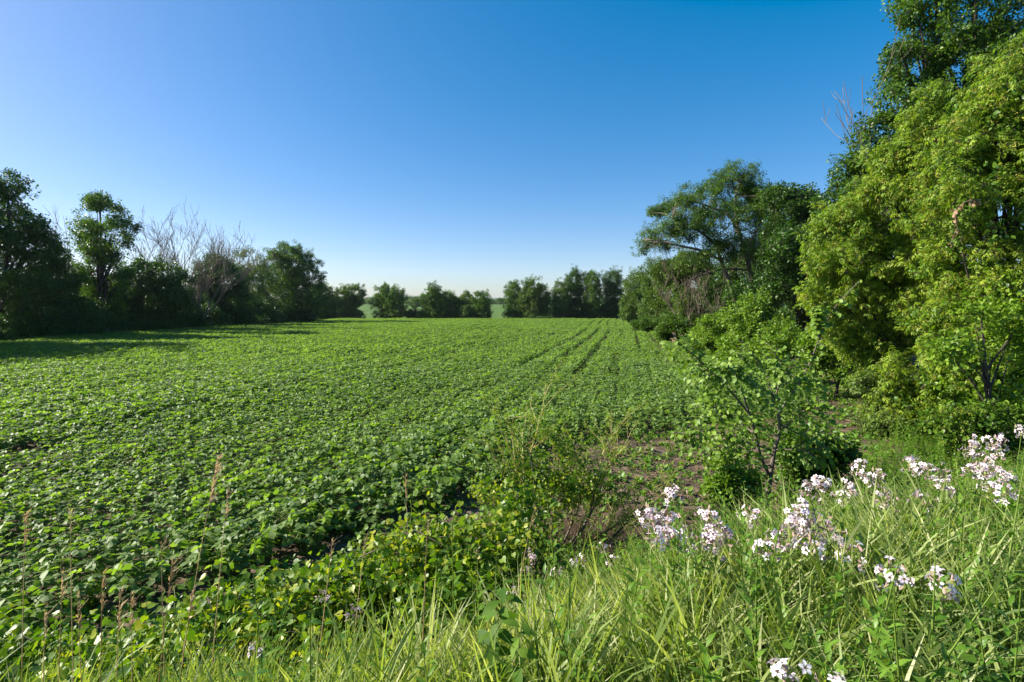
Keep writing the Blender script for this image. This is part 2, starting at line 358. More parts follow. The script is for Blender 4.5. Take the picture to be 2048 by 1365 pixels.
# ------------------------------------------------------------ trees
def clumps(P, f, thr, seed):
    v = np.array([mnoise.noise(Vector((p[0] * f + seed, p[1] * f, p[2] * f))) for p in P]); return v > thr
def lumpy(v, amp):
    r = np.ones(len(v))
    for f, a in ((2.2, .6), (4.5, .5), (9, .35)):
        k = rng.normal(size=(3, 3)); k /= np.linalg.norm(k, axis=1, keepdims=True); ph = rng.uniform(0, 6.3, 3)
        r += amp * a * (np.sin(v @ k[0] * f * 2 + ph[0]) * np.cos(v @ k[1] * f * 2 + ph[1]) + .3 * np.sin(v @ k[2] * f * 3 + ph[2]))
    return r
def make_tree(label, cat, px, d, lobes, kind='mid', k=4.0, name='tree', group=None, sprig_r=.5, scl=1.0, trunk_r=None, trunk_py=None, gap=-.12, bark='barkd', base_y=None, stems=1, mix=None, limbs=True, skirt=None, rough=.32):
    """lobes: (px, py, rx, ry[, depth offset]) in photo pixels at distance d; each becomes a 3-D ellipsoid of foliage"""
    bx = at(px, 640, d)[0]; by = d if base_y is None else base_y; bz = zg1(bx, by)
    if skirt is None: skirt = (1.0 if scl < .7 else .5) if name == 'shrub' else 0
    root = empty(name, (bx, by, bz), label, cat, group); o = np.array([bx, by, bz]); seed = rng.random() * 50
    PP, SZ = [], []; cents = []
    for lb in lobes:
        dd = d + (lb[4] if len(lb) > 4 else rng.uniform(-.6, .6) * lb[2] * d / F)
        c = at(lb[0], lb[1], dd); rx, rz = lb[2] * dd / F, lb[3] * dd / F; ry = .5 * (rx + rz) * 1.05
        cents.append((c, rx, rz))
        n = int(k * 3.6 * max(rx, .3) * max(rz, .3) / (sprig_r * scl) ** 2) + 6
        v = rdir(n); r = (.35 + .65 * rng.random(n) ** .45) * lumpy(v, rough) * np.where(rng.random(n) < .14, 1 + .17 * rng.random(n), 1)
        p = c + v * r[:, None] * (rx, ry, rz)
        if skirt > 0:
            q = p[rng.random(n) < skirt].copy(); gz = zg(q[:, 0], q[:, 1]); q[:, 2] = gz + .1 + (q[:, 2] - gz) * rng.random(len(q)); p = np.concatenate([p, q])
        p = p[p[:, 2] > zg(p[:, 0], p[:, 1]) + .1]
        PP.append(p)
    P = np.concatenate(PP); P = P[clumps(P, .55 / (sprig_r * scl * 2), gap, seed)]
    # sprigs point outward from their lobe, mostly upright
    n = len(P); rot = np.stack([rng.normal(0, .6, n), rng.normal(0, .6, n), rng.uniform(0, 6.28, n)], 1)
    s = scl * rng.uniform(.6, 1.35, n)
    if mix:
        sel = clumps(P, .25, .12, seed + 9) if mix[1] is None else rng.random(n) < mix[1]
        if sel.any():
            cr2 = scatter('crown', P[sel] - o, rot[sel], s[sel], PS[mix[0]], root)
        P, rot, s = P[~sel], rot[~sel], s[~sel]
    scatter('crown', P - o, rot, s, PS[kind], root)
    # wood
    if limbs:
        top = max(cents, key=lambda c: c[0][2]); H = top[0][2] - bz
        tr = trunk_r or max(.05, H * .022)
        for st in range(stems):
            G = Geo(); off = np.array([st * .6 - .3 * (stems - 1), 0, 0]) * (stems > 1)
            mid = o + (top[0] - o) * .45 + rng.normal(size=3) * (.03 * H, .03 * H, 0)
            pts = [off * .3, off + (mid - o) * .5, off + mid - o, (top[0] - o) * .93]
            t = np.linspace(0, 1, 9); pts = np.array(pts)
            cv = ((1 - t) ** 3)[:, None] * pts[0] + (3 * t * (1 - t) ** 2)[:, None] * pts[1] + (3 * t * t * (1 - t))[:, None] * pts[2] + (t ** 3)[:, None] * pts[3]
            cv = cv + rng.normal(size=cv.shape) * .01 * H * (t[:, None] > .1); cv[0, 2] = -.15
            G.tube(cv, tr * (1 - .85 * t) * (1 + .5 * np.exp(-t * 14)), 8)
            link('trunk', G.build('trunk', [M[bark]], True), root)
        G = Geo()
        for c, rx, rz in cents:
            for q in range(3):
                s0 = cv[rng.integers(2, 7)]; e = c - o + rng.normal(size=3) * np.array([rx, rx, rz]) * .3
                if e[2] < s0[2] - .5: s0 = cv[2]
                m_ = (s0 + e) / 2 + np.array([0, 0, .12 * np.linalg.norm(e - s0)]) * rng.uniform(-.3, 1)
                G.tube([s0, (s0 + m_) / 2 + (0, 0, .0), m_, (m_ + e) / 2, e], np.array([.35, .28, .2, .12, .05]) * tr, 5)
        link('branches', G.build('branches', [M[bark]], True), root)
    return root

def dead_tree(label, px, base_py, d, stems, top_py, spread, r0=.12, name='dead_tree', group=None, mat='dead', levels=4, seed=1, lean=0, density=1.0):
    g = np.random.default_rng(seed)
    bx = at(px, 640, d)[0]; bz = zg1(bx, d); H = at(px, top_py, d)[2] - bz; W = spread * d / F
    root = empty(name, (bx, d, bz), label, 'dead tree', group)
    T = Geo(); B = Geo()
    def grow(G, p, dr, L, r, lv):
        n = 6; pts = [p]; 
        for i in range(n):
            dr = unit(dr + g.normal(size=3) * .06 + np.array([0, 0, .09])); pts.append(pts[-1] + dr * L / n)
        pts = np.array(pts); t = np.linspace(0, 1, n + 1); G.tube(pts, np.maximum(r * (1 - .75 * t), .008 + .00012 * d), 5 if lv < 2 else 3, .5)
        if lv < levels:
            for c in range(int((5 if lv < 2 else 4) * density)):
                tt = g.uniform(.25, 1); ip = int(tt * n); side = unit(np.cross(dr, g.normal(size=3)))
                nd = unit(dr * .9 + side * g.uniform(.35, .75)); grow(B, pts[ip], nd, L * g.uniform(.35, .6), r * (1 - .7 * tt) * .6, lv + 1)
    for s in range(stems):
        a = (s + .5) / stems - .5
        dr = unit(np.array([a * 2 * W / H * 1.1 + lean, g.uniform(-.25, .25), 1.0]))
        grow(T, np.array([a * .5, g.uniform(-.2, .2), -.1]), dr, H * g.uniform(.70, .85), r0, 0)
    link('trunk', T.build('trunk', [M[mat]], True), root)
    link('branches', B.build('branches', [M[mat]], True), root)
    return root

# left tree line
LT = 'trees along the left edge of the field'
make_tree('tallest leafy tree at the far left, airy dark crown cut by the frame', 'tree', -20, 46, [(-15,400,62,62),(-60,470,90,80),(25,470,62,48),(60,490,50,36),(0,540,80,50),(-40,620,80,70),(75,455,26,18),(20,372,30,26),(50,580,55,40)], 'dark', 3.6, group=LT, gap=-.05)
make_tree('vine-smothered dark tree beside the tall far left tree', 'tree', 118, 50, [(115,515,20,28),(118,560,34,40),(112,610,42,48),(150,630,40,36),(85,640,40,40)], 'dark', 5, group=LT, sprig_r=.45, scl=.85)
make_tree('tall tree with a rounded crown raised on a vine-clad trunk', 'tree', 205, 55, [(205,428,46,32),(170,458,28,22),(246,462,26,26),(208,468,50,34),(200,402,26,16),(232,500,34,18),(185,490,22,14),(238,495,24,16),(190,535,28,40),(228,550,26,42),(205,515,32,26),(200,570,44,36),(205,610,48,44),(255,545,18,14)], 'mid', 3.0, group=LT, gap=-.02, trunk_r=.3)
make_tree('dark leafy tree below the bare treetops, right of the round crowned tree', 'tree', 300, 62, [(275,560,44,38),(320,550,42,32),(300,605,56,46),(262,615,42,46),(345,590,40,46)], 'dark', 4.8, group=LT, gap=-.08)
make_tree('dark rounded tree just right of the big bare grey tree', 'tree', 440, 77, [(430,532,38,24),(445,565,50,38),(470,605,40,40),(425,610,50,38),(404,562,26,28)], 'dark', 4.6, group=LT, gap=-.08)
make_tree('pale thin-leaved tree left of the last full tree of the left line', 'tree', 508, 92, [(492,525,26,30),(520,550,32,38),(498,585,38,38),(535,610,36,36),(478,610,34,30)], 'pale', 2.2, group=LT, gap=.0)
make_tree('last full green tree at the far end of the left line', 'tree', 585, 101, [(575,512,34,26),(600,535,38,38),(562,548,40,40),(608,585,40,46),(560,600,46,46),(628,615,16,26),(560,640,50,16),(600,635,38,20)], 'mid', 4.2, group=LT, gap=-.1)
dead_tree('slender bare grey tree between the two tall left trees', 142, 640, 57, 2, 428, 40, .09, group='bare trees in the left line', seed=4, levels=3)
dead_tree('bare treetop with thin upright stems beside the round crowned tree', 300, 640, 66, 4, 458, 62, .10, group='bare trees in the left line', seed=9, levels=3)
dead_tree('big bare grey tree with many spreading stems in the left line', 385, 650, 68, 7, 452, 170, .15, group='bare trees in the left line', seed=23, levels=3, density=1.2)
dead_tree('short bare tree behind the dark rounded tree', 455, 650, 80, 2, 482, 28, .08, group='bare trees in the left line', seed=31, levels=3)
dead_tree('bare crown rising out of the pale thin-leaved tree', 510, 650, 93, 4, 490, 60, .09, group='bare trees in the left line', seed=37, levels=3)
LB = ['low dark shrub at the far left end of the left hedgerow', 'dark shrub below the tallest left tree', 'dark hedgerow shrub in front of the vine-smothered tree', 'dark hedgerow shrub under the round crowned tree', 'dark shrub just right of the round crowned tree trunk', 'low dark shrub under the thin bare treetop', 'dark shrub left of the big bare tree base', 'dark shrub hiding the big bare tree base', 'dark shrub below the dark rounded tree', 'low shrub below the pale thin-leaved tree', 'low shrub left of the last full tree', 'low shrub under the last full tree']
for i, px in enumerate((-30, 28, 85, 145, 205, 258, 310, 360, 415, 468, 520, 572)):
    d = 43.5 * F / (F - px) ; by = 690 - (px) * .075
    h = rng.uniform(30, 42) * (1 if px < 400 else .72)
    make_tree(LB[i], 'shrub', px, d, [(px, by - h * .9, 34, h * .9), (px + 22, by - h * .45, 34, h * .5), (px - 24, by - h * .5, 34, h * .55)], 'dark', 5, name='shrub', group='shrubs along the left hedgerow', scl=.85, gap=-.2, limbs=True)

for i, (xx_, yy_) in enumerate(((-44, 20), (-45, 29), (-45, 37))):
    u_ = 1024 + xx_ / yy_ * F
    make_tree(['dark tree beyond the left frame edge, nearest', 'dark tree beyond the left frame edge, middle', 'dark tree beyond the left frame edge, farthest'][i], 'tree', u_, yy_, [(u_, 640 - 8 * F / yy_, 4.5 * F / yy_, 3.2 * F / yy_), (u_ + 2 * F / yy_, 640 - 4 * F / yy_, 4 * F / yy_, 4 * F / yy_), (u_ - 3 * F / yy_, 640 - 4 * F / yy_, 4 * F / yy_, 4 * F / yy_)], 'dark', 3.5, group=LT)
LC = ['dark leafy tree between the far left tree and the vine-smothered one', 'dark bushy tree behind the round crowned tree', 'dark bushy tree between the bare trees', 'dark bushy tree behind the big bare grey tree', 'dark bushy tree right of the dark rounded tree']
for i, (px, top) in enumerate(((60, 560), (170, 565), (255, 575), (360, 585), (480, 592))):
    d = 44 * F / (F - px) + 5
    make_tree(LC[i], 'tree', px, d, [(px - 30, top + 40, 34, 40), (px + 10, top + 25, 34, 34), (px + 40, top + 45, 32, 38), (px, top + 70, 60, 30)], 'dark', 4.5, group=LT, gap=-.12)
# far tree line across the field
FT = 'trees across the far end of the field'
FAR = [('first far tree beyond the last left tree', 648, [(645,592,18,22),(655,618,22,22),(632,600,18,26)], 'mid'),
 ('far tree second from the left line, lumpy crown', 684, [(684,596,20,20),(680,620,24,20)], 'olive'),
 ('dark far tree just left of the first gap', 712, [(710,590,17,18),(716,602,12,12),(704,620,14,20)], 'olive'),
 ('broad far tree just right of the first gap', 772, [(772,592,22,20),(792,600,17,20),(770,620,18,22),(790,622,22,20)], 'mid'),
 ('small dark round far bush between two tree groups', 826, [(824,632,14,12),(838,636,16,9)], 'dark'),
 ('pointed far tree with a raised top', 872, [(869,585,14,15),(860,604,18,18),(884,604,16,16),(866,626,26,18)], 'mid'),
 ('far tree right of the pointed one, level top', 906, [(900,602,14,14),(914,612,16,14),(905,628,24,16)], 'olive'),
 ('slim far tree above the pale bush', 934, [(934,600,13,15),(932,625,18,16)], 'olive'),
 ('far tree just left of the second gap', 968, [(963,600,16,17),(962,622,17,20)], 'mid'),
 ('slender far tree just right of the second gap', 1030, [(1028,585,17,19),(1030,612,20,24)], 'mid'),
 ('round-topped far tree with brownish leaves', 1070, [(1068,578,20,20),(1075,600,27,24),(1070,625,28,18),(1054,600,16,20)], 'olive'),
 ('tall dark far tree left in the right-hand cluster', 1122, [(1122,592,19,24),(1120,622,22,20)], 'olive'),
 ('tallest far tree, dark domed crown', 1150, [(1152,565,22,22),(1148,592,24,24),(1152,622,26,20)], 'dark'),
 ('bright green far tree between two dark ones', 1186, [(1187,566,17,20),(1186,595,18,24),(1186,624,22,18)], 'mid'),
 ('dark far tree next to the right-hand wood', 1224, [(1224,566,19,22),(1228,594,20,24),(1222,624,24,18)], 'dark')]
for i, (lb, px, lo, kd) in enumerate(FAR):
    lo = [(a, b - 2, rx * 1.12, ry * 1.12) for a, b, rx, ry in lo]; mx = max(l[2] for l in lo)
    lo += [(px, 631, mx * .85, 12)]
    make_tree(lb, 'tree', px, 136 + (i * 7 % 5), lo, kd, 5, group=FT, gap=-.12, scl=.78, rough=.4)
make_tree('pale brownish far bush in front of the slim far tree', 'bush', 934, 133, [(932,624,13,13)], 'pale', 6, name='shrub')
make_tree('low dark hedge bush at the foot of the far right trees', 'bush', 1098, 133, [(1098,635,20,6),(1075,637,14,5)], 'dark', 6, name='shrub', limbs=False)
for i, (px, py, r, d) in enumerate(((690, 608, 16, 260), (742, 602, 11, 330), (830, 606, 16, 300), (1000, 602, 9, 420), (770, 604, 30, 420))):
    make_tree(['distant tree seen through the far trees left of the first gap', 'distant tree seen in the first gap', 'distant tree seen above the small dark far bush', 'distant tree seen in the second gap', 'faint distant tree behind the broad far tree'][i], 'tree', px, d, [(px, py, r, r * .6), (px + 14, py + 4, r * .7, r * .4)], 'olive', 5, group='distant trees beyond the next field', scl=1.6)
# distant wood on the horizon: reads as one mass
n = 9000
P = np.stack([rng.uniform(-700, 700, n), 640 + rng.uniform(0, 60, n), zg1(0, 640) + rng.uniform(0, 8.2, n)], 1)
P[:, 2] += 1.2 * np.sin(P[:, 0] * .045) + .8 * np.sin(P[:, 0] * .13)
w = scatter('distant_wood', P, np.stack([rng.normal(0, .5, n), rng.normal(0, .5, n), rng.uniform(0, 6, n)], 1), rng.uniform(4, 7, n), PS['dark'])
tag(w, 'low dark wood along the horizon beyond the far fields', 'woodland')

# right wood
RT = 'trees of the wood along the right edge'
make_tree('farthest tree of the right wood, touching the far tree line', 'tree', 1268, 103, [(1272,575,24,32),(1262,610,22,30),(1290,600,30,40),(1258,632,18,16)], 'olive', 5, group=RT)
make_tree('dense rounded tree second along the right wood edge', 'tree', 1318, 70, [(1312,560,34,40),(1340,575,34,44),(1312,615,36,36),(1345,630,34,30)], 'olive', 5.5, group=RT, scl=.8)
make_tree('brownish bushy tree in front of the leaning tree, left side', 'tree', 1375, 50, [(1340,545,36,34),(1385,535,40,36),(1425,560,36,40),(1372,570,34,36),(1405,600,36,40),(1370,622,36,34),(1410,650,34,26)], 'olive', 5.5, group=RT, scl=.7)
make_tree('dark tree filling the wood right of the leaning double trunk', 'tree', 1590, 36, [(1570,420,36,36),(1600,400,26,28),(1560,480,44,42),(1610,470,44,50),(1580,550,60,44),(1550,390,18,20),(1625,430,30,40)], 'dark', 5, group=RT, scl=.75)
make_tree('dark-leaved tree behind the bright green shrub', 'tree', 1600, 27, [(1570,510,44,34),(1620,540,46,50),(1560,570,44,36),(1500,590,40,30),(1620,610,40,44),(1600,480,40,28)], 'dark_n', 5, group=RT, sprig_r=.3, scl=1.15)
make_tree('dark tree inside the wood behind the leaning trunks', 'tree', 1480, 46, [(1490,550,50,40),(1440,580,46,36),(1530,520,44,46),(1500,620,60,34),(1560,470,40,44)], 'dark', 4.5, group=RT, scl=.75)
make_tree('deep dark tree behind the box elder', 'tree', 1700, 30, [(1690,560,60,80),(1750,640,80,60),(1660,640,50,50),(1820,560,90,100)], 'dark', 3, group=RT, scl=.8)
# the leaning, open-crowned tree with two visible trunks
def leaning_tree():
    d = 40.0
    lobes = [(1450,500,40,26),(1500,400,40,30),(1390,440,40,22),(1520,520,34,30),(1470,352,38,22),(1498,345,16,12),(1440,372,34,20),(1500,385,30,24),(1405,385,32,14),(1372,400,30,15),(1330,418,24,12),(1308,424,12,6),(1420,420,42,20),(1345,450,34,16),(1300,468,24,13),(1282,496,14,10),(1320,485,30,16),(1370,470,32,18),(1402,455,28,16),(1470,430,40,24),(1515,430,26,28),(1540,400,26,24),(1455,480,36,18),(1400,510,34,16),(1510,480,26,30),(1358,385,12,8)]
    bx, _, _ = at(1490, 640, d); bz = zg1(bx, d); o = np.array([bx, d, bz])
    root = empty('tree', (bx, d, bz), 'tall leaning tree with two bare trunks and a wide open crown', 'tree', RT)
    PP = []; G = Geo()
    def path(pts, r0, r1, GG, n=14):
        pp = np.array([at(a, b, d + dd) - o for a, b, dd in pts]); t = np.linspace(0, len(pp) - 1, n); 
        cv = np.stack([np.interp(t, range(len(pp)), pp[:, k]) for k in range(3)], 1); cv[1:-1] = .25 * cv[:-2] + .5 * cv[1:-1] + .25 * cv[2:]
        GG.tube(cv, np.linspace(r0, r1, n), 8 if r0 > .1 else 5); return cv
    T1 = Geo(); c1 = path([(1520,720,0),(1505,560,0),(1490,500,0),(1476,460,0),(1468,400,0),(1480,365,0)], .24, .05, T1)
    link('trunk', T1.build('trunk', [M['bark']], True), root)
    T2 = Geo(); c2 = path([(1505,720,-.5),(1470,595,-.5),(1445,530,-1),(1432,490,-1.2),(1400,462,-1.5),(1345,435,-2)], .22, .04, T2)
    link('trunk', T2.build('trunk', [M['bark']], True), root)
    c3 = path([(1478,470,0),(1460,430,.5),(1410,410,1),(1365,395,1)], .14, .03, G)
    c4 = path([(1440,520,-1),(1400,500,-1.5),(1350,490,-2),(1300,480,-2)], .12, .03, G)
    c5 = path([(1490,500,0),(1515,460,.5),(1535,410,1)], .13, .03, G)
    c6 = path([(1495,540,0),(1460,538,-.6),(1430,540,-1),(1380,560,-2),(1330,590,-2.5)], .09, .02, G)
    skel = np.concatenate([c1[5:], c2[6:], c3, c4, c5])
    for lb in lobes:
        dd = d + rng.uniform(-2.2, 2.2); c = at(lb[0], lb[1], dd) - o; rx, rz = lb[2] * dd / F, lb[3] * dd / F
        n = int(27 * rx * rz / .16) + 24
        P = c + rdir(n) * (rng.random(n) ** .4 * lumpy(rdir(n), .5))[:, None] * (1.25 * rx, rx, 1.3 * rz); PP.append(P)
        for q in range(8):
            e = P[rng.integers(len(P))]; s0 = skel[np.argmin(np.linalg.norm(skel - e, axis=1) + rng.random(len(skel)) * .5)]
            m_ = (s0 + e) / 2 + rng.normal(size=3) * .15; G.tube([s0, (s0 + m_) / 2, m_, (m_ + e) / 2, e], [.035, .03, .022, .014, .006], 4)
    link('branches', G.build('branches', [M['bark']], True), root)
    P = np.concatenate(PP); P = P[clumps(P, 1.1, -.10, 3)]; n = len(P)
    scatter('crown', P, np.stack([rng.normal(0, .5, n), rng.normal(0, .5, n), rng.uniform(0, 6.3, n)], 1), rng.uniform(.42, .78, n), PS['walnut'], root)
leaning_tree()
dead_tree('tangle of dead grey twigs below the leaning tree crown', 1400, 600, 42, 4, 500, 130, .05, name='dead_tree', seed=51, levels=3, lean=-.25)

# near right: shrubs and box elders
SH = 'shrubs along the right edge of the field'
make_tree('bright green shrub in the gap of the right wood', 'shrub', 1520, 24, [(1510,600,34,22),(1490,640,44,28),(1545,640,36,30),(1520,670,50,24),(1470,690,30,18)], 'lime_n', 5, name='shrub', group=SH, sprig_r=.3, scl=.9)
make_tree('lower bright shrub beside the dark hollow', 'shrub', 1560, 19.5, [(1562,655,32,20),(1548,680,40,20),(1590,690,30,22)], 'lime_n', 5, name='shrub', group=SH, sprig_r=.3, scl=.8)
make_tree('round vine-covered shrub at the field edge', 'shrub', 1440, 29.5, [(1425,655,34,24),(1450,680,42,22),(1400,680,36,20)], 'lime_n', 6, name='shrub', group=SH, sprig_r=.3, scl=.9)
make_tree('green shrub below the brownish bushy tree', 'shrub', 1360, 41, [(1350,650,28,18),(1378,668,34,16),(1330,660,20,12)], 'mid', 6, name='shrub', group=SH, scl=.5)
make_tree('low shrub at the field edge by the farther wood', 'shrub', 1300, 58, [(1300,645,24,12),(1278,648,18,10),(1322,656,16,9)], 'mid', 6, name='shrub', group=SH, scl=.5)
make_tree('leafy low shrub left of the grassy path', 'shrub', 1510, 23.5, [(1490,718,40,20),(1530,722,40,20),(1455,712,30,14)], 'lime_n', 6, name='shrub', group=SH, sprig_r=.3, scl=.8)
make_tree('dark climbing-vine shrub at the bend of the path', 'shrub', 1680, 16.3, [(1680,690,46,40),(1640,680,30,30),(1730,680,40,50),(1690,650,40,30),(1620,700,26,30)], 'lime_n', 6, name='shrub', group=SH, sprig_r=.3, scl=.7)
TALL = [(1900,60,80,60),(1850,130,80,60),(1960,130,90,80),(1810,200,60,44),(1775,260,58,40),(1750,310,60,40),(1850,260,90,80),(1720,345,50,34),(1830,40,50,44),(1860,-40,70,60),(1960,-60,90,80),(1950,300,120,110),(2060,60,80,120),(1800,360,100,70),(1690,385,36,26),(1800,110,34,40),(2060,260,90,120)]
make_tree('tall dark green tree towering at the right, top out of frame', 'tree', 1900, 19, TALL, 'mid_n', 4.0, group=RT, sprig_r=.3, scl=.78, gap=-.04, mix=('dark_n', .35))
make_tree('darker tree peeping out left of the towering tree', 'tree', 1720, 24, [(1690,380,34,30),(1670,420,40,34),(1740,420,50,50),(1660,470,30,30)], 'dark_n', 4.5, group=RT, sprig_r=.3, scl=1.0)
dead_tree('bare grey limbs reaching left out of the towering tree', 1745, 300, 20.5, 3, 190, 60, .03, seed=60, levels=3, lean=-.30, density=.9, name='dead_tree')
E1 = [(1860,215,34,34),(1845,270,50,40),(1790,320,46,40),(1740,390,50,40),(1690,430,46,34),(1650,470,34,36),(1660,530,40,40),(1720,470,60,50),(1820,380,80,70),(1700,570,50,44),(1790,480,70,60),(1640,590,30,36),(1680,640,50,40),(1770,580,70,60),(1740,660,60,40),(1840,560,60,60),(1770,735,50,44),(1720,700,40,30),(1830,680,50,50),(1700,610,46,40,12.4),(1750,560,50,40,12.6),(1790,630,50,46,12.3)]
make_tree('box elder with drooping yellow-green leaves and pale seeds', 'tree', 1790, 13.2, E1, 'elder', 5.2, rough=.6, group='box elders at the right', sprig_r=.2, scl=.85, gap=-.10, trunk_r=.10)
E2 = [(2040,130,50,50),(2000,200,60,60),(1950,290,60,60),(2040,330,80,80),(1900,400,60,60),(1990,440,80,80),(1930,540,80,70),(2050,560,70,90),(1880,640,60,50),(1990,660,80,70),(2060,740,60,80),(1960,770,80,50),(2080,220,60,90)]
make_tree('box elder at the right frame edge, nearer and cut off', 'tree', 2010, 10.8, E2, 'elder', 5.2, rough=.6, skirt=.1, group='box elders at the right', sprig_r=.2, scl=.8, gap=-.08, trunk_r=.12, mix=('mid_n', .12))
make_tree('low box elder shoots above the path bank', 'shrub', 1850, 11.2, [(1810,740,56,34),(1880,740,60,44),(1790,790,40,30),(1840,800,60,40),(1900,820,60,44),(1960,850,60,30)], 'elder', 5, name='shrub', sprig_r=.2, scl=.85, group='box elders at the right')
make_tree('weedy reddish-green bush at the right end of the path', 'shrub', 1780, 11.5, [(1740,770,30,30),(1780,800,44,34),(1770,840,40,26),(1810,870,50,26),(1860,880,60,24)], 'pale_n', 5, name='shrub', sprig_r=.3, scl=.45, mix=('elder', .3))
make_tree('low green thicket behind the tall flowers at the right', 'shrub', 1930, 9.0, [(1900,850,50,34),(1980,850,50,40),(2050,840,40,50),(1850,880,40,24)], 'mid_n', 5, name='shrub', sprig_r=.3, scl=.5, mix=('elder', .4))
make_tree('vine-hung shrub with rounded leaves at the right edge', 'shrub', 1990, 9.6, [(1960,620,30,26),(1900,700,34,26),(1975,700,50,36),(2030,650,40,60),(1990,800,50,34),(2040,850,40,30)], 'vinew', 4, name='shrub', sprig_r=.28, scl=.75)
def withered():
    d = 9.9; b = at(1935, 405, d); root = empty('withered_branch', tuple(b), 'broken twig of withered peach-brown leaves hanging in the box elder', 'withered branch')
    G = Geo(); w = lambda a, c: at(a, c, d) - b
    tw = [w(1960, 400), w(1930, 404), w(1908, 425), w(1915, 455), w(1900, 490)]; G.tube(tw, [.012, .010, .008, .006, .003], 5); tw2 = [w(1915, 455), w(1925, 470), w(1920, 485)]; G.tube(tw2, .004, 4)
    link('twig', G.build('twig', [M['dead']]), root)
    G = Geo(); n = 46; k = rng.integers(0, 4, n); t = rng.random(n)[:, None]; tw = np.array(tw); P = tw[k] * (1 - t) + tw[k + 1] * t
    leaves(G, P + rng.normal(size=(n, 3)) * .025, unit(rng.normal(size=(n, 3)) * (.7, .7, .4) - (0, 0, 1)), rdir(n), rng.uniform(.05, .12, n), .7, 'oval')
    link('leaves', G.build('leaves', [M['rust']]), root)['kind'] = 'stuff'
withered()

# ------------------------------------------------------------ soybean field
def bean_plant(detail=True):
    G = Geo(); g = rng; nl = 15 if detail else 11
    H = .36
    if detail: G.tube([(0, 0, -.05), (.01, 0, H * .5), (0, .01, H * .95)], [.005, .004, .002], 4, .4, 1)
    for k in range(nl):
        a = k * 2.4 + g.random(); h = H * (.35 + .6 * (k + .5) / nl); el = g.uniform(.15, .75); Lp = g.uniform(.10, .21)
        d = np.array([math.cos(a) * math.cos(el), math.sin(a) * math.cos(el), math.sin(el) * .7])
        tip = np.array([0, 0, h * .8]) + d * Lp
        if detail: G.tube([(0, 0, h * .8), tuple((np.array([0, 0, h * .8]) + tip) / 2 + (0, 0, .01)), tuple(tip)], .002, 3, .6, 1)
        tn = g.random()
        nrm = unit(np.array([-.35, .05, .9]) + g.normal(size=3) * .42)
        for j in (-1, 0, 1):
            ca, sa = math.cos(j * 1.25), math.sin(j * 1.25)
            dd = np.array([d[0] * ca - d[1] * sa, d[0] * sa + d[1] * ca, -.22 + .3 * g.random()])
            nn = unit(nrm + g.normal(size=3) * .2)
            if detail: leaves(G, tip, dd, nn, g.uniform(.06, .088), 1.15, 'oval', tint=np.clip(tn + g.normal() * .12, 0, 1))
            elif True: leaves(G, tip, dd, nn, g.uniform(.082, .112), 1.25, 'dia', tint=np.clip(tn + g.normal() * .12, 0, 1))
    return G.build('soybean_plant', [M['bean'], M['stemg']])
bean_near_meshes = [bean_plant(True) for k in range(7)]
PS['bean'] = proto_set('soybean_plants', bean_near_meshes + [bean_plant(False) for k in range(7)])
az = R(12.5); du = np.array([math.sin(az), math.cos(az)]); dv = np.array([math.cos(az), -math.sin(az)])
rows = []
for r in np.arange(-78, 40, .46):
    weak = int(round(r / .46)) % 3 == 0 and rng.random() < .75; ph = rng.uniform(0, 40)
    u = np.arange(-12, 150, .145); u = u + rng.normal(0, .03, len(u))
    wob = .14 * np.sin(u * .13 + .02 * r) + .9 * np.sin(u * .040)
    v = r + wob + rng.normal(0, .05, len(u))
    P = u[:, None] * du + v[:, None] * dv
    keep = np.ones(len(u), bool)
    gapn = vnoise(P[:, 0], P[:, 1], .55, 1.0) + .6 * vnoise(P[:, 0], P[:, 1], 1.6, 4.0)
    keep &= ~((gapn < -1.22))
    st_ = np.sin((u + ph) * .10) + .6 * np.sin(u * .45 + ph) + .4 * np.sin(u * 1.7 + 2 * ph)
    keep &= ~((int(round(r / .46)) % 3 == 0) & (st_ > -.1) & (u > 34) & (rng.random(len(u)) < .85))
    sz = np.where(weak & (np.sin((u + ph) * .11) + .5 * np.sin(u * .6 + ph) > -.5) & (u > 20), .60, 1.0) * (1 + .06 * rng.normal())
    P = np.column_stack([P, sz])[keep]; rows.append(P)
P = np.concatenate(rows)
x, y = P[:, 0], P[:, 1]; s = sdist(x, y)
edge = .35 * vnoise(x, y, 2.2, 3.0)
ok = (s > bean_near(x) + edge) & (x < bean_right(y) + edge * .6) & (y < 130 - .0 * x) & (x > -43.5 - 0 * y) & (np.abs(x) < 1.12 * y + 4)
P = P[ok]; x, y = P[:, 0], P[:, 1]; rowsz = P[:, 2]
# thin the crop towards the bare patch and with distance
s = sdist(x, y); thin = np.clip(1 - (s - bean_near(x)) / 1.4, 0, 1) * np.clip((x + 2) / 4, 0, 1)
lod = np.where(y < 30, 1.0, .62)
kp = rng.random(len(P)) < (1 - .6 * thin) * lod
P = P[kp]; x, y, thin, rowsz = x[kp], y[kp], thin[kp], rowsz[kp]
z = zg(x, y) - .01
n = len(P); far = y > 24
rot = np.stack([rng.normal(0, .10, n), rng.normal(0, .10, n), rng.uniform(-.6, .6, n)], 1)
size = rng.uniform(.92, 1.22, n) * (1 - .45 * thin) * np.where(y > 30, 1.18, 1.0) * (1 + .12 * vnoise(x, y, .35, 5.0)) * rowsz
dist = np.hypot(np.hypot(x, y), 2.6)
infr = (np.abs(x) < .98 * y) & (y > 3) ; order = np.argsort(np.where(infr, dist, 1e9)); near = order[:300]
rest = np.ones(n, bool); rest[near] = False
idx = rng.integers(0, 7, n) + 7 * far
o = scatter('soybean_crop', np.stack([x, y, z], 1)[rest], rot[rest], size[rest], PS['bean'], idx=idx[rest])
tag(o, 'green soybean crop in rows filling the whole field', 'crop')
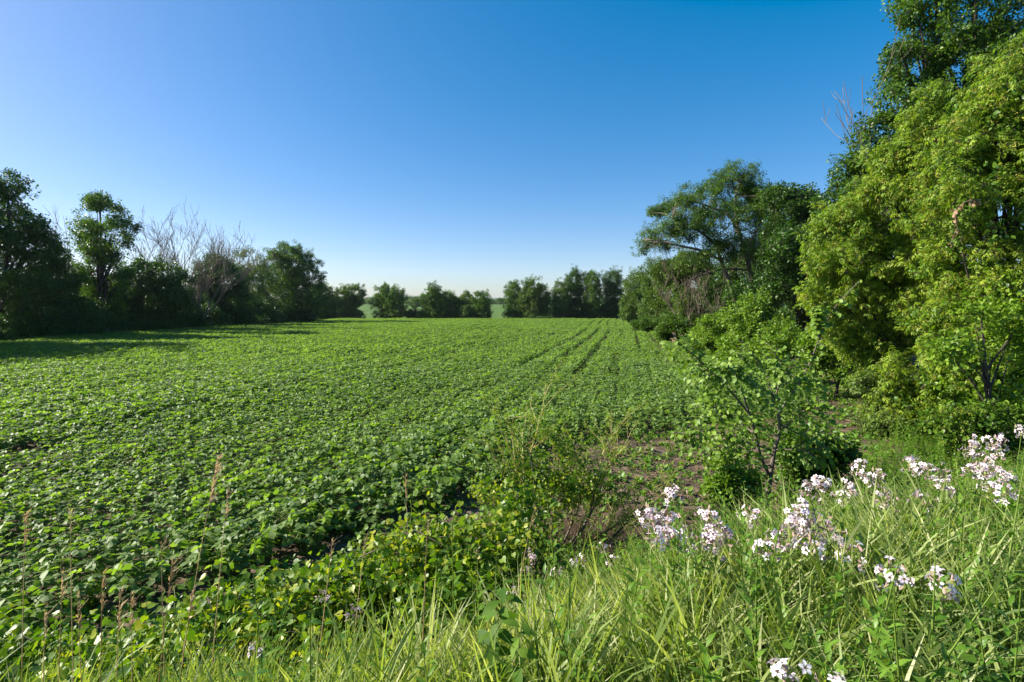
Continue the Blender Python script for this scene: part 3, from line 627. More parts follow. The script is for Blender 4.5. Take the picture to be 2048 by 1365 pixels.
for j in near:
    b = link('soybean_plant', bean_near_meshes[idx[j] % 7], None, (x[j], y[j], z[j])); b.rotation_euler = rot[j]; b.scale = (size[j],) * 3
    tag(b, 'bushy green soybean plant in the nearest rows of the field', 'soybean plant', 'soybean plants in the nearest rows')
print('beans', n)

# soil clods, straw and tiny weeds on the bare ground
def clod():
    G = Geo(); v = rdir(14); 
    import bmesh
    bm = bmesh.new(); bmesh.ops.create_icosphere(bm, subdivisions=1, radius=.5)
    for q in bm.verts: q.co *= rng.uniform(.6, 1.15); q.co.z *= .6
    me = bpy.data.meshes.new('clod'); bm.to_mesh(me); bm.free(); me.materials.append(M['clod']); return me
def straw():
    G = Geo()
    for k in range(5):
        p = rng.normal(size=3) * (.12, .12, .004); a = rng.uniform(0, 6.3); L = rng.uniform(.05, .16)
        G.tube([p, p + np.array([math.cos(a), math.sin(a), .08]) * L * .5, p + np.array([math.cos(a + .15), math.sin(a + .15), .05]) * L], .0025, 3, rng.random())
    return G.build('straw', [M['straw']])
def weedlet():
    G = Geo(); n = 14; a = rng.uniform(0, 6.3, n); el = rng.uniform(.2, 1.1, n)
    D = np.stack([np.cos(a) * np.cos(el), np.sin(a) * np.cos(el), np.sin(el)], 1)
    leaves(G, D * .02 + rng.normal(size=(n, 3)) * .03 * (1, 1, .3), D, unit(D * .2 + (0, 0, 1)), rng.uniform(.03, .08, n), 1.0, 'oval'); return G.build('weedlet', [M['forb']])
PS['clod'] = proto_set('clods', [clod() for k in range(4)]); PS['straw'] = proto_set('straws', [straw() for k in range(4)]); PS['weed'] = proto_set('weedlets', [weedlet() for k in range(5)])
def bare_points(n, lo=3.9, prob=None):
    xx = rng.uniform(-9, 15, n); yy = rng.uniform(3, 24, n); ss = sdist(xx, yy)
    a = (ss > lo) & (ss < bean_near(xx) + 1.0) & (xx < 9.5)
    b = (xx > bean_right(yy) - .8) & (xx < bean_right(yy) + 2.2) & (ss > lo)
    kk = (a | b); return xx[kk], yy[kk]
def spread(name, n, pset, smin, smax, label, cat, lo=4.3, flat=.1, zo=0):
    xx, yy = bare_points(n, lo); m_ = len(xx)
    rr = np.stack([rng.normal(0, flat, m_), rng.normal(0, flat, m_), rng.uniform(0, 6.3, m_)], 1)
    o = scatter(name, np.stack([xx, yy, zg(xx, yy) + zo], 1), rr, rng.uniform(smin, smax, m_) ** 1, pset); tag(o, label, cat); return o
spread('soil_clods', 26000, PS['clod'], .012, .075, 'loose brown soil clods on the bare headland', 'soil', 4.2, 1.5, .005)
spread('straw_litter', 5000, PS['straw'], .6, 1.5, 'pale straw litter on the bare soil and path', 'straw', 4.2, .1, .02)
spread('seedling_weeds', 12000, PS['weed'], .5, 1.5, 'small green weeds sprouting on the bare soil', 'weeds', 4.0, .15, 0)

# ------------------------------------------------------------ bank vegetation
def grass_tuft(n=26, H=.62, lean=(0, 0), w=.0055, curl=.42):
    G = Geo(); g = rng
    for k in range(n):
        p = np.array([g.normal() * .05, g.normal() * .05, -.03]); a = g.uniform(0, 6.3); h = H * g.uniform(.55, 1.15); sp_ = g.uniform(.08, .45)
        d = np.array([math.cos(a) * sp_ + lean[0], math.sin(a) * sp_ + lean[1], 1.0]); d /= np.linalg.norm(d)
        cu = g.uniform(.1, 1) * curl; hd = np.array([d[0], d[1], 0]) / (np.hypot(d[0], d[1]) + 1e-6)
        t = np.array([0, .3, .6, .82, 1.0]); C = p + d * (t * h)[:, None] + (hd * 1.0 - (0, 0, .45)) * (cu * h * t ** 2.6)[:, None]
        sd_ = unit(np.cross(d, (math.cos(a + 1.2), math.sin(a + 1.2), 0.2))); ww = w * g.uniform(.6, 1.5) * np.array([.8, 1, .85, .5, 0.02])
        V = np.concatenate([C - sd_ * ww[:, None], C + sd_ * ww[:, None]]); Qs = [(i, i + 5, i + 6, i + 1) for i in range(4)]
        G.add(V, None, Qs, g.random() ** 1.3 if g.random() > .10 else 1.0)
    return G.build('grass_tuft', [M['grass']])
PS['grass'] = proto_set('grass_tufts', [grass_tuft(26, .56, (rng.normal() * .15, rng.normal() * .15)) for k in range(8)])
n = 24000; xx = rng.uniform(-5, 13, n); yy = rng.uniform(-1.5, 12, n); ss = sdist(xx, yy)
lim = 2.6 + .35 * vnoise(xx, yy, 1.7, .5) + np.clip(xx - 2, 0, 4) * .22
kk = (ss < lim) & (ss > -2.5) & (np.abs(xx) < 1.15 * yy + 3.0) & (np.hypot(xx, yy) > .75)
kk &= rng.random(n) < np.where(np.hypot(xx, yy) < 5, 1, .7)
xx, yy = xx[kk], yy[kk]; n = len(xx)
szz = rng.uniform(.6, 1.1, n) * (1 + .25 * vnoise(xx, yy, 1.2, 7)) * np.where(np.hypot(xx, yy) < 1.5, .85, 1)
rot = np.stack([rng.normal(0, .08, n), rng.normal(-.03, .10, n), rng.uniform(0, 6.3, n)], 1)
o = scatter('grass', np.stack([xx, yy, zg(xx, yy)], 1), rot, szz, PS['grass']); tag(o, 'tall green grass covering the roadside bank', 'grass')
print('tufts', n)
# finer short grass and weeds at the foot of the bank and under the right shrubs
n = 7000; xx = rng.uniform(-6, 16, n); yy = rng.uniform(2, 24, n); ss = sdist(xx, yy)
kk = ((ss > 2.6) & (ss < 4.7 + .5 * vnoise(xx, yy, 1.1, 2))) | ((xx > bean_right(yy) + 2.0) & (ss > 3))
kk &= np.abs(xx) < 1.1 * yy + 1; xx, yy = xx[kk], yy[kk]; n = len(xx)
o = scatter('undergrowth', np.stack([xx, yy, zg(xx, yy)], 1), np.stack([rng.normal(0, .15, n), rng.normal(0, .15, n), rng.uniform(0, 6.3, n)], 1), rng.uniform(.35, .65, n), PS['grass']); tag(o, 'short grass at the foot of the bank', 'grass')

def forb_sprig(mat='forb', H=.45, n=34, L=.07, shape='lance'):
    G = Geo(); g = rng
    G.tube([(0, 0, -.03), (.01, 0, H * .5), (.02, .01, H)], [.004, .003, .0015], 4, .5, 1)
    k = np.arange(n); a = k * 2.4; h = H * (.1 + .88 * k / n); D = np.stack([np.cos(a), np.sin(a), .45 + .6 * k / n], 1) + g.normal(size=(n, 3)) * .22
    leaves(G, np.stack([.0 * h, 0 * h, h], 1), D, unit(np.stack([-np.cos(a) * .4, -np.sin(a) * .4, 1 + 0 * a], 1)), L * (1.15 - .6 * k / n), 1.4, shape, tint=np.clip(.3 + .5 * k / n + g.normal(size=n) * .1, 0, 1))
    return G.build('forb', [M[mat], M['stemg']])
PS['forb'] = proto_set('forbs', [forb_sprig(H=rng.uniform(.45, .68), L=rng.uniform(.055, .09), shape='lance') for k in range(6)])
n = 15000; xx = rng.uniform(-5, 14, n); yy = rng.uniform(.9, 18, n); ss = sdist(xx, yy)
kk = ((ss < 4.6 + np.clip(xx - 4, 0, 4) * .6) & (ss > -2)) & (rng.random(n) < np.where(xx > .3, 1, .08)) | ((xx > bean_right(yy) + 2.1) & (ss > 3))
kk &= np.hypot(xx - 1.0, yy - 5.8) > .9; kk &= np.abs(xx) < 1.1 * yy + .5; kk &= np.hypot(xx, yy) > 1.2; xx, yy = xx[kk], yy[kk]; n = len(xx)
o = scatter('weeds', np.stack([xx, yy, zg(xx, yy)], 1), np.stack([rng.normal(0, .18, n), rng.normal(0, .18, n), rng.uniform(0, 6.3, n)], 1), rng.uniform(.7, 1.25, n), PS['forb']); tag(o, 'leafy green weeds among the bank grass', 'weeds')

# grapevine thicket along the foot of the bank (left and middle)
def heart_leaf_mesh(mat, shape='heart', tint=.5, w=1.0):
    G = Geo(); leaves(G, [(0, 0, 0)], (0, 1, 0), (0, 0, 1), 1.0, w, shape, tint=[tint]); return G.build('leaf', [M[mat]])
VL = [heart_leaf_mesh('vine', 'heart', t) for t in (.2, .45, .65, .9)]
def place_leaf(me, parent, P, D, N_, L, name='leaf'):
    D = Vector(D).normalized(); N_ = Vector(N_); X = D.cross(N_).normalized(); Z = X.cross(D)
    from mathutils import Matrix
    m = Matrix((X, D, Z)).transposed().to_4x4(); o = bpy.data.objects.new(name, me); COL.objects.link(o); o.parent = parent
    o.matrix_basis = Matrix.Translation(Vector(P)) @ m @ Matrix.Diagonal((L, L, L, 1)); return o
def vine_mound(label, pts, group):
    """pts: (x, y, rx, ry, h) ellipsoidal humps of vine on the ground"""
    c0 = pts[0]; o = np.array([c0[0], c0[1], zg1(c0[0], c0[1])]); root = empty('grapevine', tuple(o), label, 'grapevine', group)
    PP = []
    for (a, b, rx, ry, h) in pts:
        n = int(95 * rx * ry * 3.14); v = rdir(n, .6); v[:, 2] = np.abs(v[:, 2]); r = .55 + .45 * rng.random(n) ** .4
        q = np.array([a, b, 0]) + v * r[:, None] * (rx, ry, h); q[:, 2] += zg(q[:, 0], q[:, 1]); PP.append(q)
    P = np.concatenate(PP); P = P[clumps(P, 1.6, -.28, 5)]; n = len(P)
    scatter('foliage', P - o, np.stack([rng.normal(0, .45, n), rng.normal(0, .45, n), rng.uniform(-.9, .9, n)], 1), rng.uniform(.55, 1.0, n), PS['vine'], root)
    G = Geo()
    for k in range(14):
        p, q = P[rng.integers(n)] - o, P[rng.integers(n)] - o
        if np.linalg.norm(p - q) < 2: G.tube([p - (0, 0, .1), (p + q) / 2 + (0, 0, .12), q], .006, 4)
    G.tube([(0, 0, -.1), (.1, 0, .4), (.3, .1, .6)], .014, 6)
    link('stem', G.build('stem', [M['bark']], True), root)
    top = P[np.argsort(-(P[:, 2] - zg(P[:, 0], P[:, 1])) + rng.random(n) * .5)][:110]
    for p in top:
        place_leaf(VL[rng.integers(4)], root, p - o + rng.normal(size=3) * .05 + (0, 0, .05), rng.normal(size=3) * (1, 1, .4) + (0, -.3, -.4), unit(np.array([-.3, -.2, .9]) + rng.normal(size=3) * .35), rng.uniform(.045, .085))
    return root
VG = 'grapevine tangles along the foot of the bank'
vine_mound('dark grapevine tangle at the left frame edge', [(-3.9, 3.1, 1.0, .8, .75), (-4.9, 2.9, .9, .8, .9), (-3.1, 3.2, .7, .6, .6), (-3.3, 2.5, .8, .5, .55)], VG)
vine_mound('low yellow-tipped grapevine in front of the bare soil patch', [(-2.2, 3.7, .8, .6, .65), (-1.65, 4.0, .8, .6, .72), (-2.7, 3.4, .6, .5, .5), (-1.9, 3.2, .8, .5, .5), (-2.5, 2.8, .7, .5, .45)], VG)
vine_mound('thick grapevine hump in the middle of the bank foot', [(-.9, 4.4, .85, .65, .95), (-.3, 4.5, .75, .6, .95), (-1.3, 4.1, .7, .55, .75), (-.6, 3.8, .8, .5, .6), (.1, 4.9, .5, .4, 1.1)], VG)

# vine-covered shrub with yellow twigs in the centre
def twiggy_shrub():
    bx, by = .42, 5.6; bz = zg1(bx, by); o = np.array([bx, by, bz])
    root = empty('shrub', tuple(o), 'vine-covered shrub with bare yellow twigs in the middle of the bank foot', 'shrub')
    G = Geo(); g = np.random.default_rng(5); tips = []
    def grow(p, d, L, r, lv):
        pts = [p]; 
        for i in range(5): d = unit(d + g.normal(size=3) * .13 + (0, 0, .03)); pts.append(pts[-1] + d * L / 5)
        G.tube(pts, np.linspace(r, max(r * .4, .0018), 6), 4, g.random(), 0 if r > .012 else 1); tips.extend(pts[3:])
        if lv < 3:
            for c in range(4): nd = unit(d + unit(np.cross(d, g.normal(size=3))) * g.uniform(.4, .9)); grow(pts[g.integers(2, 6)], nd, L * g.uniform(.45, .7), r * .5, lv + 1)
    for k, (dx, L) in enumerate(((-.5, .95), (-.2, 1.25), (.08, 1.4), (.3, 1.25), (.6, 1.15), (.9, 1.1), (1.3, 1.05), (1.8, 1.0), (2.4, .9))):
        grow(np.array([dx * .12, 0, -.05]), unit((dx, g.uniform(-.3, .3), 1.0)), L, .017, 1)
    link('twigs', G.build('twigs', [M['bark'], M['twigy']]), root)
    lobes = [(-.55, 0, .65, .32, .5), (-.35, 0, 1.15, .26, .35), (-.15, 0, 1.4, .2, .25), (.25, 0, 1.2, .3, .2), (-.25, 0, .75, .32, .4), (-.05, .05, 1.1, .28, .30), (.15, 0, .9, .35, .35), (-.4, -.1, .45, .28, .35), (.1, .1, 1.3, .12, .2), (.45, .1, .95, .3, .25), (.7, .1, .7, .3, .2), (.3, 0, .45, .35, .3)]
    PP = [np.array(l[:3]) + rdir(int(120 * l[3] * l[4] * 3)) * (rng.random(int(120 * l[3] * l[4] * 3)) ** .4)[:, None] * (l[3], l[3], l[4]) for l in lobes]
    P = np.concatenate(PP); n = len(P); P = P[clumps(P, 2.8, -.08, 1)]; n = len(P)
    rt = np.stack([rng.normal(0, .5, n), rng.normal(0, .5, n), rng.uniform(-1, 1, n)], 1)
    scatter('foliage', P, rt, rng.uniform(.3, .6, n), PS['vine'], root)
    tp = np.array(tips); sel = tp[(tp[:, 2] > .3)]; sel = sel[rng.permutation(len(sel))[:460]]; n = len(sel)
    scatter('foliage', sel, np.stack([rng.normal(0, .8, n), rng.normal(0, .8, n), rng.uniform(0, 6, n)], 1), rng.uniform(.12, .24, n), PS['elder'], root)
    for k in range(150):
        p = P[rng.integers(len(P))]; place_leaf(VL[rng.integers(4)], root, p + rng.normal(size=3) * .04, rng.normal(size=3) * (1, 1, .4) + (0, -.2, -.6), unit(np.array([-.4, -.5, .7]) + rng.normal(size=3) * .35), rng.uniform(.04, .08))
twiggy_shrub()
# brown dead undergrowth right of the shrub
G = Geo(); g = np.random.default_rng(8)
for k in range(760):
    p = np.array([g.normal() * .45, g.normal() * .35, -.02]); d = unit((g.normal() * .7 + .1, g.normal() * .5, 1)); L = g.uniform(.2, .55)
    G.tube([p, p + d * L * .5 + g.normal(size=3) * .02, p + d * L + g.normal(size=3) * .05 - (0, 0, .05)], [.003, .0025, .0012], 3, g.random())
bx, by = 1.0, 6.0
o = link('brushwood', G.build('brushwood', [M['straw'], M['barkd']]), None, (bx, by, zg1(bx, by))); o.data.materials[0] = solid_mat('dead_brown_twigs', (.10,.065,.045), (.22,.15,.11), 10)
tag(o, 'heap of dead brown twigs beside the twiggy shrub', 'brushwood', kind='stuff')

# ------------------------------------------------------------ young tree in the centre right
def young_tree():
    bx, by = 3.42, 6.75; bz = zg1(bx, by); o = np.array([bx, by, bz])
    root = empty('young_tree', tuple(o), 'young tree with slender forked trunk and drooping toothed leaves', 'young tree')
    def w(px, py, dd=0): return at(px, py, by + dd) - o
    def curve(pts, n=16):
        pp = np.array(pts); t = np.linspace(0, len(pp) - 1, n); cv = np.stack([np.interp(t, range(len(pp)), pp[:, k]) for k in range(3)], 1)
        for _ in range(2): cv[1:-1] = .25 * cv[:-2] + .5 * cv[1:-1] + .25 * cv[2:]
        return cv
    base = np.array([0, 0, -.1])
    T = Geo(); c0 = curve([base, w(1540, 960), w(1548, 900), w(1562, 860), w(1555, 820), w(1540, 780)]); T.tube(c0, np.linspace(.034, .013, 16), 8); link('trunk', T.build('trunk', [M['bark']], True), root)
    T = Geo(); c1 = curve([w(1540, 955), w(1520, 915, -.1), w(1512, 870, -.2), w(1500, 830, -.3), w(1485, 790, -.3)]); T.tube(c1, np.linspace(.026, .011, 16), 7); link('branch', T.build('branch', [M['bark']], True), root)
    B = [[w(1555,830),w(1590,780,.2),w(1620,730,.2),w(1640,670,.1),w(1668,610,0),w(1720,562,-.1)], [w(1640,680,.1),w(1632,640,0),w(1640,612,0)],
         [w(1500,830,-.3),w(1450,770,-.4),w(1400,720,-.5),w(1350,680,-.5)], [w(1545,790),w(1530,740,.2),w(1500,700,.3),w(1480,712,.3)], [w(1548,800),w(1570,740,-.2),w(1545,700,-.3)],
         [w(1562,860),w(1610,820,-.3),w(1650,800,-.4)], [w(1540,900),w(1480,880,-.3),w(1420,860,-.4),w(1360,870,-.5)], [w(1512,870,-.2),w(1460,830,.3),w(1400,800,.4)],
         [w(1490,800,-.3),w(1430,750,.1),w(1400,745,.2)], [w(1560,850),w(1600,870,.4),w(1650,880,.5),w(1690,880,.5)], [w(1548,900),w(1600,900,-.2),w(1660,895,-.2)],
         [w(1545,780),w(1590,760,.5),w(1625,750,.6)], [w(1530,900),w(1470,905,.2),w(1420,900,.3)], [w(1540,930),w(1490,950,-.3),w(1440,930,-.4)], [w(1560,800),w(1500,760,-.6),w(1450,730,-.8)]]
    PL, DL = [], []
    for k, b in enumerate(B):
        G = Geo(); cv = curve(b, 14); G.tube(cv, np.linspace(.014, .004, 14), 5); 
        for q in range(26):      # side twigs
            i = rng.integers(4, 13); d = unit(cv[i] - cv[i - 1]); sd_ = unit(np.cross(d, rng.normal(size=3)) + d * .4 + (0, 0, .1)); L = rng.uniform(.10, .32) * (1 if k not in (0, 1) else .35)
            tw = np.array([cv[i], cv[i] + sd_ * L * .5, cv[i] + sd_ * L - (0, 0, .04)]); G.tube(tw, [.004, .003, .0015], 3)
            for t in np.linspace(.15, 1, 6): PL.append(cv[i] + sd_ * L * t - (0, 0, .04 * t)); DL.append(sd_ + unit(np.cross(sd_, (0, 0, 1))) * (1 if int(t * 12) % 2 else -1) * 1.1)
        for i in range(4, 14):
            d = unit(cv[min(i, 13)] - cv[i - 1])
            for sg in (1, -1): PL.append(cv[i]); DL.append(d * .6 + unit(np.cross(d, (0, .3, 1))) * sg)
        link('branch', G.build('branch', [M['bark']], True), root)
    for (a_, b_, ra, rb, dd_) in ((1400,745,50,34,-.3),(1470,740,60,40,-.2),(1560,730,60,44,.1),(1610,770,46,40,.3),(1450,800,60,40,0),(1530,790,60,40,-.2),(1400,860,60,34,-.3),(1460,900,60,40,.1),(1420,900,50,30,.2),(1600,850,50,34,0),(1650,880,40,26,.4),(1500,860,60,44,-.3),(1580,910,40,26,0),(1480,950,40,26,-.2),(1640,650,14,40,.1),(1350,700,24,20,-.5)):
        c_ = w(a_, b_, dd_); ra, rb = ra * by / F, rb * by / F; m_ = int(290 * ra * rb * 3.1) + 10
        for v_ in rdir(m_): PL.append(c_ + v_ * (ra, ra, rb) * rng.random() ** .4); DL.append(unit(v_ + rng.normal(size=3) * .6))
    PL = np.array(PL); DL = unit(np.array(DL)); n = len(PL); DL[:, 2] -= .75; DL = unit(DL)
    NN = unit(np.array([-.25, -.35, .8]) + rng.normal(size=(n, 3)) * .4 + DL * .3); LL = rng.uniform(.05, .082, n)
    lm = [heart_leaf_mesh('sap', 'oval', t, 1.15) for t in (.1, .35, .6, .85)]
    ok = np.argsort(PL[:, 1] + rng.random(n) * .8)
    for j in ok[:300]: place_leaf(lm[rng.integers(4)], root, PL[j], DL[j], NN[j], LL[j])
    G = Geo(); j = ok[300:]; leaves(G, PL[j], DL[j], NN[j], LL[j], 1.15, 'oval'); 
    # inner leaves
    print('young leaves', n)
    link('foliage', G.build('foliage', [M['sap']]), root)['kind'] = 'stuff'
    q = Geo(); P0 = w(1352, 682, -.5); leaves(q, P0 + rng.normal(size=(12, 3)) * .04, unit(rng.normal(size=(12, 3)) - (0, 0, .8)), rdir(12), .06, 1.0, 'oval'); 
    lk = link('withered_leaves', q.build('withered_leaves', [M['rust']]), root); lk['label'] = 'withered brown leaf tuft'
young_tree()
# small shoots left and right of the young tree
make_tree('low leafy shrub in the shade right of the young tree', 'shrub', 1640, 7.4, [(1620,880,44,22),(1670,900,36,22),(1590,905,36,22)], 'mid_n', 4, name='shrub', sprig_r=.3, scl=.45)
make_tree('small yellow-green shrub at the foot of the young tree', 'shrub', 1480, 6.3, [(1460,930,26,20),(1490,970,34,20),(1440,975,20,14)], 'lime_n', 1.8, name='shrub', sprig_r=.3, scl=.36)

# ------------------------------------------------------------ soapwort, goldenrod, broad-leaved plants, dry grass
def stem_mesh(H, bend, mat='stemg', r=.004):
    G = Geo(); G.tube([(0, 0, -.05), (bend[0] * .3, bend[1] * .3, H * .5), (bend[0], bend[1], H)], [r, r * .85, r * .6], 5); return G.build('stem', [M[mat]])
def bloom_mesh():
    G = Geo(); n = 5; a = np.arange(n) * 2 * math.pi / n + rng.random()
    D = np.stack([np.cos(a), np.sin(a), .12 + 0 * a], 1); leaves(G, D * .003, D, np.tile((0, 0, 1.0), (n, 1)), .0142, 1.1, 'oval', tint=rng.random(n))
    G.tube([(0, 0, -.02), (0, 0, 0)], [.003, .0035], 5, rng.random(), 1); return G.build('blossom', [M['petal'], M['bud']])
def budhead_mesh():
    G = Geo(); n = 16; D = rdir(n, .8); leaves(G, rng.normal(size=(n, 3)) * (.03, .03, .02), D, rdir(n), rng.uniform(.018, .03, n), .7, 'oval', tint=rng.random(n)); 
    return G.build('bud_cluster', [M['bud']])
BL = [bloom_mesh() for k in range(5)]; BH = [budhead_mesh() for k in range(3)]
FL = {t: heart_leaf_mesh('forb', 'lance', t, 1.9) for t in (.2, .5, .8)}; FLn = {t: heart_leaf_mesh('forb', 'lance', t, 1.15) for t in (.25, .55, .9)}
BLf = {t: heart_leaf_mesh('broad', 'lance', t, 2.0) for t in (.2, .5, .8)}
ST = [stem_mesh(1.0, (.10, .03)), stem_mesh(1.0, (-.06, .08)), stem_mesh(1.0, (.02, -.07))]
BEND = [(.10, .03), (-.06, .08), (.02, -.07)]
def soapwort(x, y, H, label, rz, nb=14, head=1.0, nleaf=10):
    z = zg1(x, y); root = empty('soapwort', (x, y, z), label, 'wildflower', 'soapwort plants flowering on the bank', rz)
    k = rng.integers(3); st = link('stem', ST[k], root); st.scale = (H, H, H); bx_, by_ = BEND[k][0] * H, BEND[k][1] * H
    for j in range(nleaf):
        t = .25 + .68 * (j // 2) / (nleaf / 2); a = (j % 2) * math.pi + (j // 2) * 1.57
        place_leaf(FL[(.2, .5, .8)[rng.integers(3)]], root, (bx_ * t * t, by_ * t * t, H * t), (math.cos(a), math.sin(a), .35), (-.4 * math.cos(a), -.4 * math.sin(a), 1), rng.uniform(.06, .09) * (1.2 - .5 * t))
    top = np.array([bx_, by_, H]); hd = link('flower_head', BH[rng.integers(3)], root, tuple(top)); hd.scale = (head,) * 3
    for j in range(nb):
        v = rdir(1, .5)[0]; p = v * rng.uniform(.025, .068) * (1, 1, 1.15)
        d = Vector(v + rng.normal(size=3) * .3); b = bpy.data.objects.new('blossom', BL[rng.integers(5)]); COL.objects.link(b); b.parent = hd
        b.location = p; b.rotation_euler = d.to_track_quat('Z', 'Y').to_euler()
    return root
# (px, py of the head, forward distance, description)
SW = []
def sw(px, py, d, lab, nb=14, head=1.0): SW.append((px, py, d, lab, nb, head))
near_lab = {}
heads = [(1285,1030,2.35),(1300,1060,2.2),(1325,1040,2.3),(1345,1075,2.2),(1370,1000,2.45),(1365,1050,2.3),(1390,1040,2.3),(1400,1075,2.2),(1430,1075,2.25),(1455,1085,2.2),(1440,1105,2.1),(1290,1085,2.1),
 (1490,1030,2.6),(1565,1035,2.2),(1585,1030,2.2),(1600,1060,2.15),(1575,1070,2.1),(1635,1060,2.15),(1650,1080,2.1),(1610,1095,2.0),(1585,1090,2.05),(1685,1108,2.0),
 (1505,1105,1.95),(1825,1165,1.65),(1855,1170,1.62),(1545,1390,1.15),(1640,1395,1.2),
 (1620,975,3.0),(1640,990,2.95),(1665,975,3.05),(1680,1000,2.9),(1700,930,3.3),(1712,955,3.2),(1690,985,3.0),(1780,960,3.1),(1800,930,3.3),(1815,935,3.2),(1840,945,3.1),(1860,945,3.1),(1795,1010,2.7),(1830,1000,2.8),(1870,975,2.9),
 (1920,905,3.3),(1940,895,3.35),(1965,890,3.4),(1985,890,3.4),(1960,930,3.1),(1975,945,3.0),(1955,945,3.05),(1990,930,3.1),(1990,990,2.6),(1975,985,2.65),(2035,870,3.5),(2045,880,3.4),(2020,915,3.2),(2040,960,2.7),
 (1040,1100,2.9),(1075,1115,2.7),(1110,1125,2.6),(1150,1105,2.7),(1180,1110,2.6),(1225,1090,2.6),(1240,1120,2.4),(1060,1140,2.5),(1040,1180,2.2),(650,1190,2.2),(700,1205,2.1),(480,1285,1.7)]
def sw_label(px, py):
    if py > 1300: return 'pinkish soapwort head at the very bottom edge of the picture'
    if px < 520: return 'small pale soapwort alone in the lower left grass'
    if px < 760: return 'pale soapwort half hidden in grass below the grapevine'
    if px < 1260: return 'small pale soapwort in the grass in front of the dead twigs'
    if px < 1480: return 'pink-white soapwort in the dense flower clump left of the young tree'
    if px < 1530: return 'single pale soapwort between the two big pink clumps'
    if px < 1700 and py > 1010: return 'pink soapwort in the clump in front of the young tree trunk'
    if px < 1720: return 'white soapwort in the group right behind the young tree trunk'
    if py > 1100: return 'white large-flowered soapwort near the lower right corner'
    if px < 1900: return 'white soapwort in the loose middle group of the right bank'
    if px < 2010: return 'white soapwort in the tall dense group by the box elder'
    return 'white soapwort at the right frame edge'
for px, py, d in heads:
    p = at(px, py, d); gz = zg1(p[0], p[1]); H = p[2] - gz
    if H < .3 or H > 1.15:                      # keep plants a natural height: move along the line of sight
        for dd in np.linspace(.7, 4.5, 77):
            p = at(px, py, dd); gz = zg1(p[0], p[1]); H = p[2] - gz
            if .5 < H < .85: break
    H = float(np.clip(H, .3, 1.1))
    small = px < 760 or (px < 1260 and py > 1080)
    soapwort(p[0], p[1], H * (.93 if small else 1), sw_label(px, py), rng.uniform(-.4, .4), 6 if small else 12, .6 if small else 1.0)
lab_n = {}
def goldenrod(x, y, H, label, group='narrow-leaved stems in the bank grass'):
    z = zg1(x, y); root = empty('leafy_weed', (x, y, z), label, 'weed', group, rng.uniform(-.5, .5))
    k = rng.integers(3); st = link('stem', ST[k], root); st.scale = (H, H, H); b = np.array(BEND[k]) * H
    for j in range(22):
        t = .2 + .8 * j / 22; a = j * 2.4
        place_leaf(FLn[(.25, .55, .9)[min(2, int(t * 3 * rng.uniform(.7, 1)))]], root, (b[0] * t * t, b[1] * t * t, H * t), (math.cos(a), math.sin(a), .25 + .9 * t * t), (-.4 * math.cos(a), -.4 * math.sin(a), 1), (.13 - .07 * t) * H ** .5 * rng.uniform(.85, 1.15))
for px, py, d, lab in [(905,1035,2.6,'tall narrow-leaved stem rising in front of the grapevine hump'), (1120,1015,2.7,'tall narrow-leaved stem in front of the brown twigs'), (1150,1240,1.6,'narrow-leaved weed in the grass below the flower clumps'), (455,1195,2.2,'narrow-leaved weed by the yellow grapevine at lower left'),
    (520,1160,2.1,'single upright leafy stem with yellow-green tip at lower left'), (1895,1200,1.9,'narrow-leaved stem left of the lower right corner'), (1985,1170,1.9,'narrow-leaved stem near the right frame edge'), (1540,1180,1.9,'narrow-leaved stem below the pink clump'), (1350,1150,2.0,'narrow-leaved stem under the dense flower clump'),
    (760,1220,1.9,'narrow-leaved stem left of the broad dark plant'), (1690,1270,1.5,'narrow-leaved stem left of the white large-flowered soapwort'), (2030,1060,2.2,'narrow-leaved stem at the right frame edge'), (240,1220,2.0,'narrow-leaved stem among the dry grass at left'), (1545,1010,2.8,'narrow-leaved stem just right of the sapling foot'), (1280,1180,1.8,'narrow-leaved stem in the middle grass'), (870,1290,1.4,'narrow-leaved stem low in the bottom grass')]:
    p = at(px, py, d); H = float(np.clip(p[2] - zg1(p[0], p[1]), .35, 1.2)); goldenrod(p[0], p[1], H, lab)
def broad_plant(px, py, d, lab, nl=12, L=.15, lift=.3):
    p = at(px, py, d); z = zg1(p[0], p[1]); H = float(np.clip(p[2] - z, .25, .9)); root = empty('broad_leaved_plant', (p[0], p[1], z), lab, 'plant', 'broad-leaved plants on the bank')
    k = rng.integers(3); st = link('stem', ST[k], root); st.scale = (H * 1.0, H * 1.0, H); b = np.array(BEND[k]) * H
    for j in range(nl):
        t = .25 + .75 * j / nl; a = j * 2.4 + rng.random() * .4
        place_leaf(BLf[(.2, .5, .8)[rng.integers(3)]], root, (b[0] * t * t, b[1] * t * t, H * t), (math.cos(a), math.sin(a), lift - .9 * rng.random()), unit(np.array([-.3 * math.cos(a) - .3, -.3 * math.sin(a) - .3, 1]) + rng.normal(size=3) * .3), L * (1.1 - .5 * t) * rng.uniform(.8, 1.2))
broad_plant(975, 1165, 1.75, 'dark broad-leaved plant in the middle of the bottom grass', 30, .115)
broad_plant(1010, 1240, 1.5, 'dark broad-leaved plant just below its taller twin', 24, .10)
broad_plant(1930, 1290, 1.35, 'big-leaved dark plant in the lower right corner', 12, .17)
broad_plant(1800, 1310, 1.3, 'big-leaved plant under the white large-flowered soapwort', 12, .14)
broad_plant(1620, 1300, 1.4, 'broad-leaved plant left of the big-leaved corner plants', 12, .11)
broad_plant(1770, 1190, 1.7, 'bright broad-leaved shoot beside the white large-flowered soapwort', 12, .10)

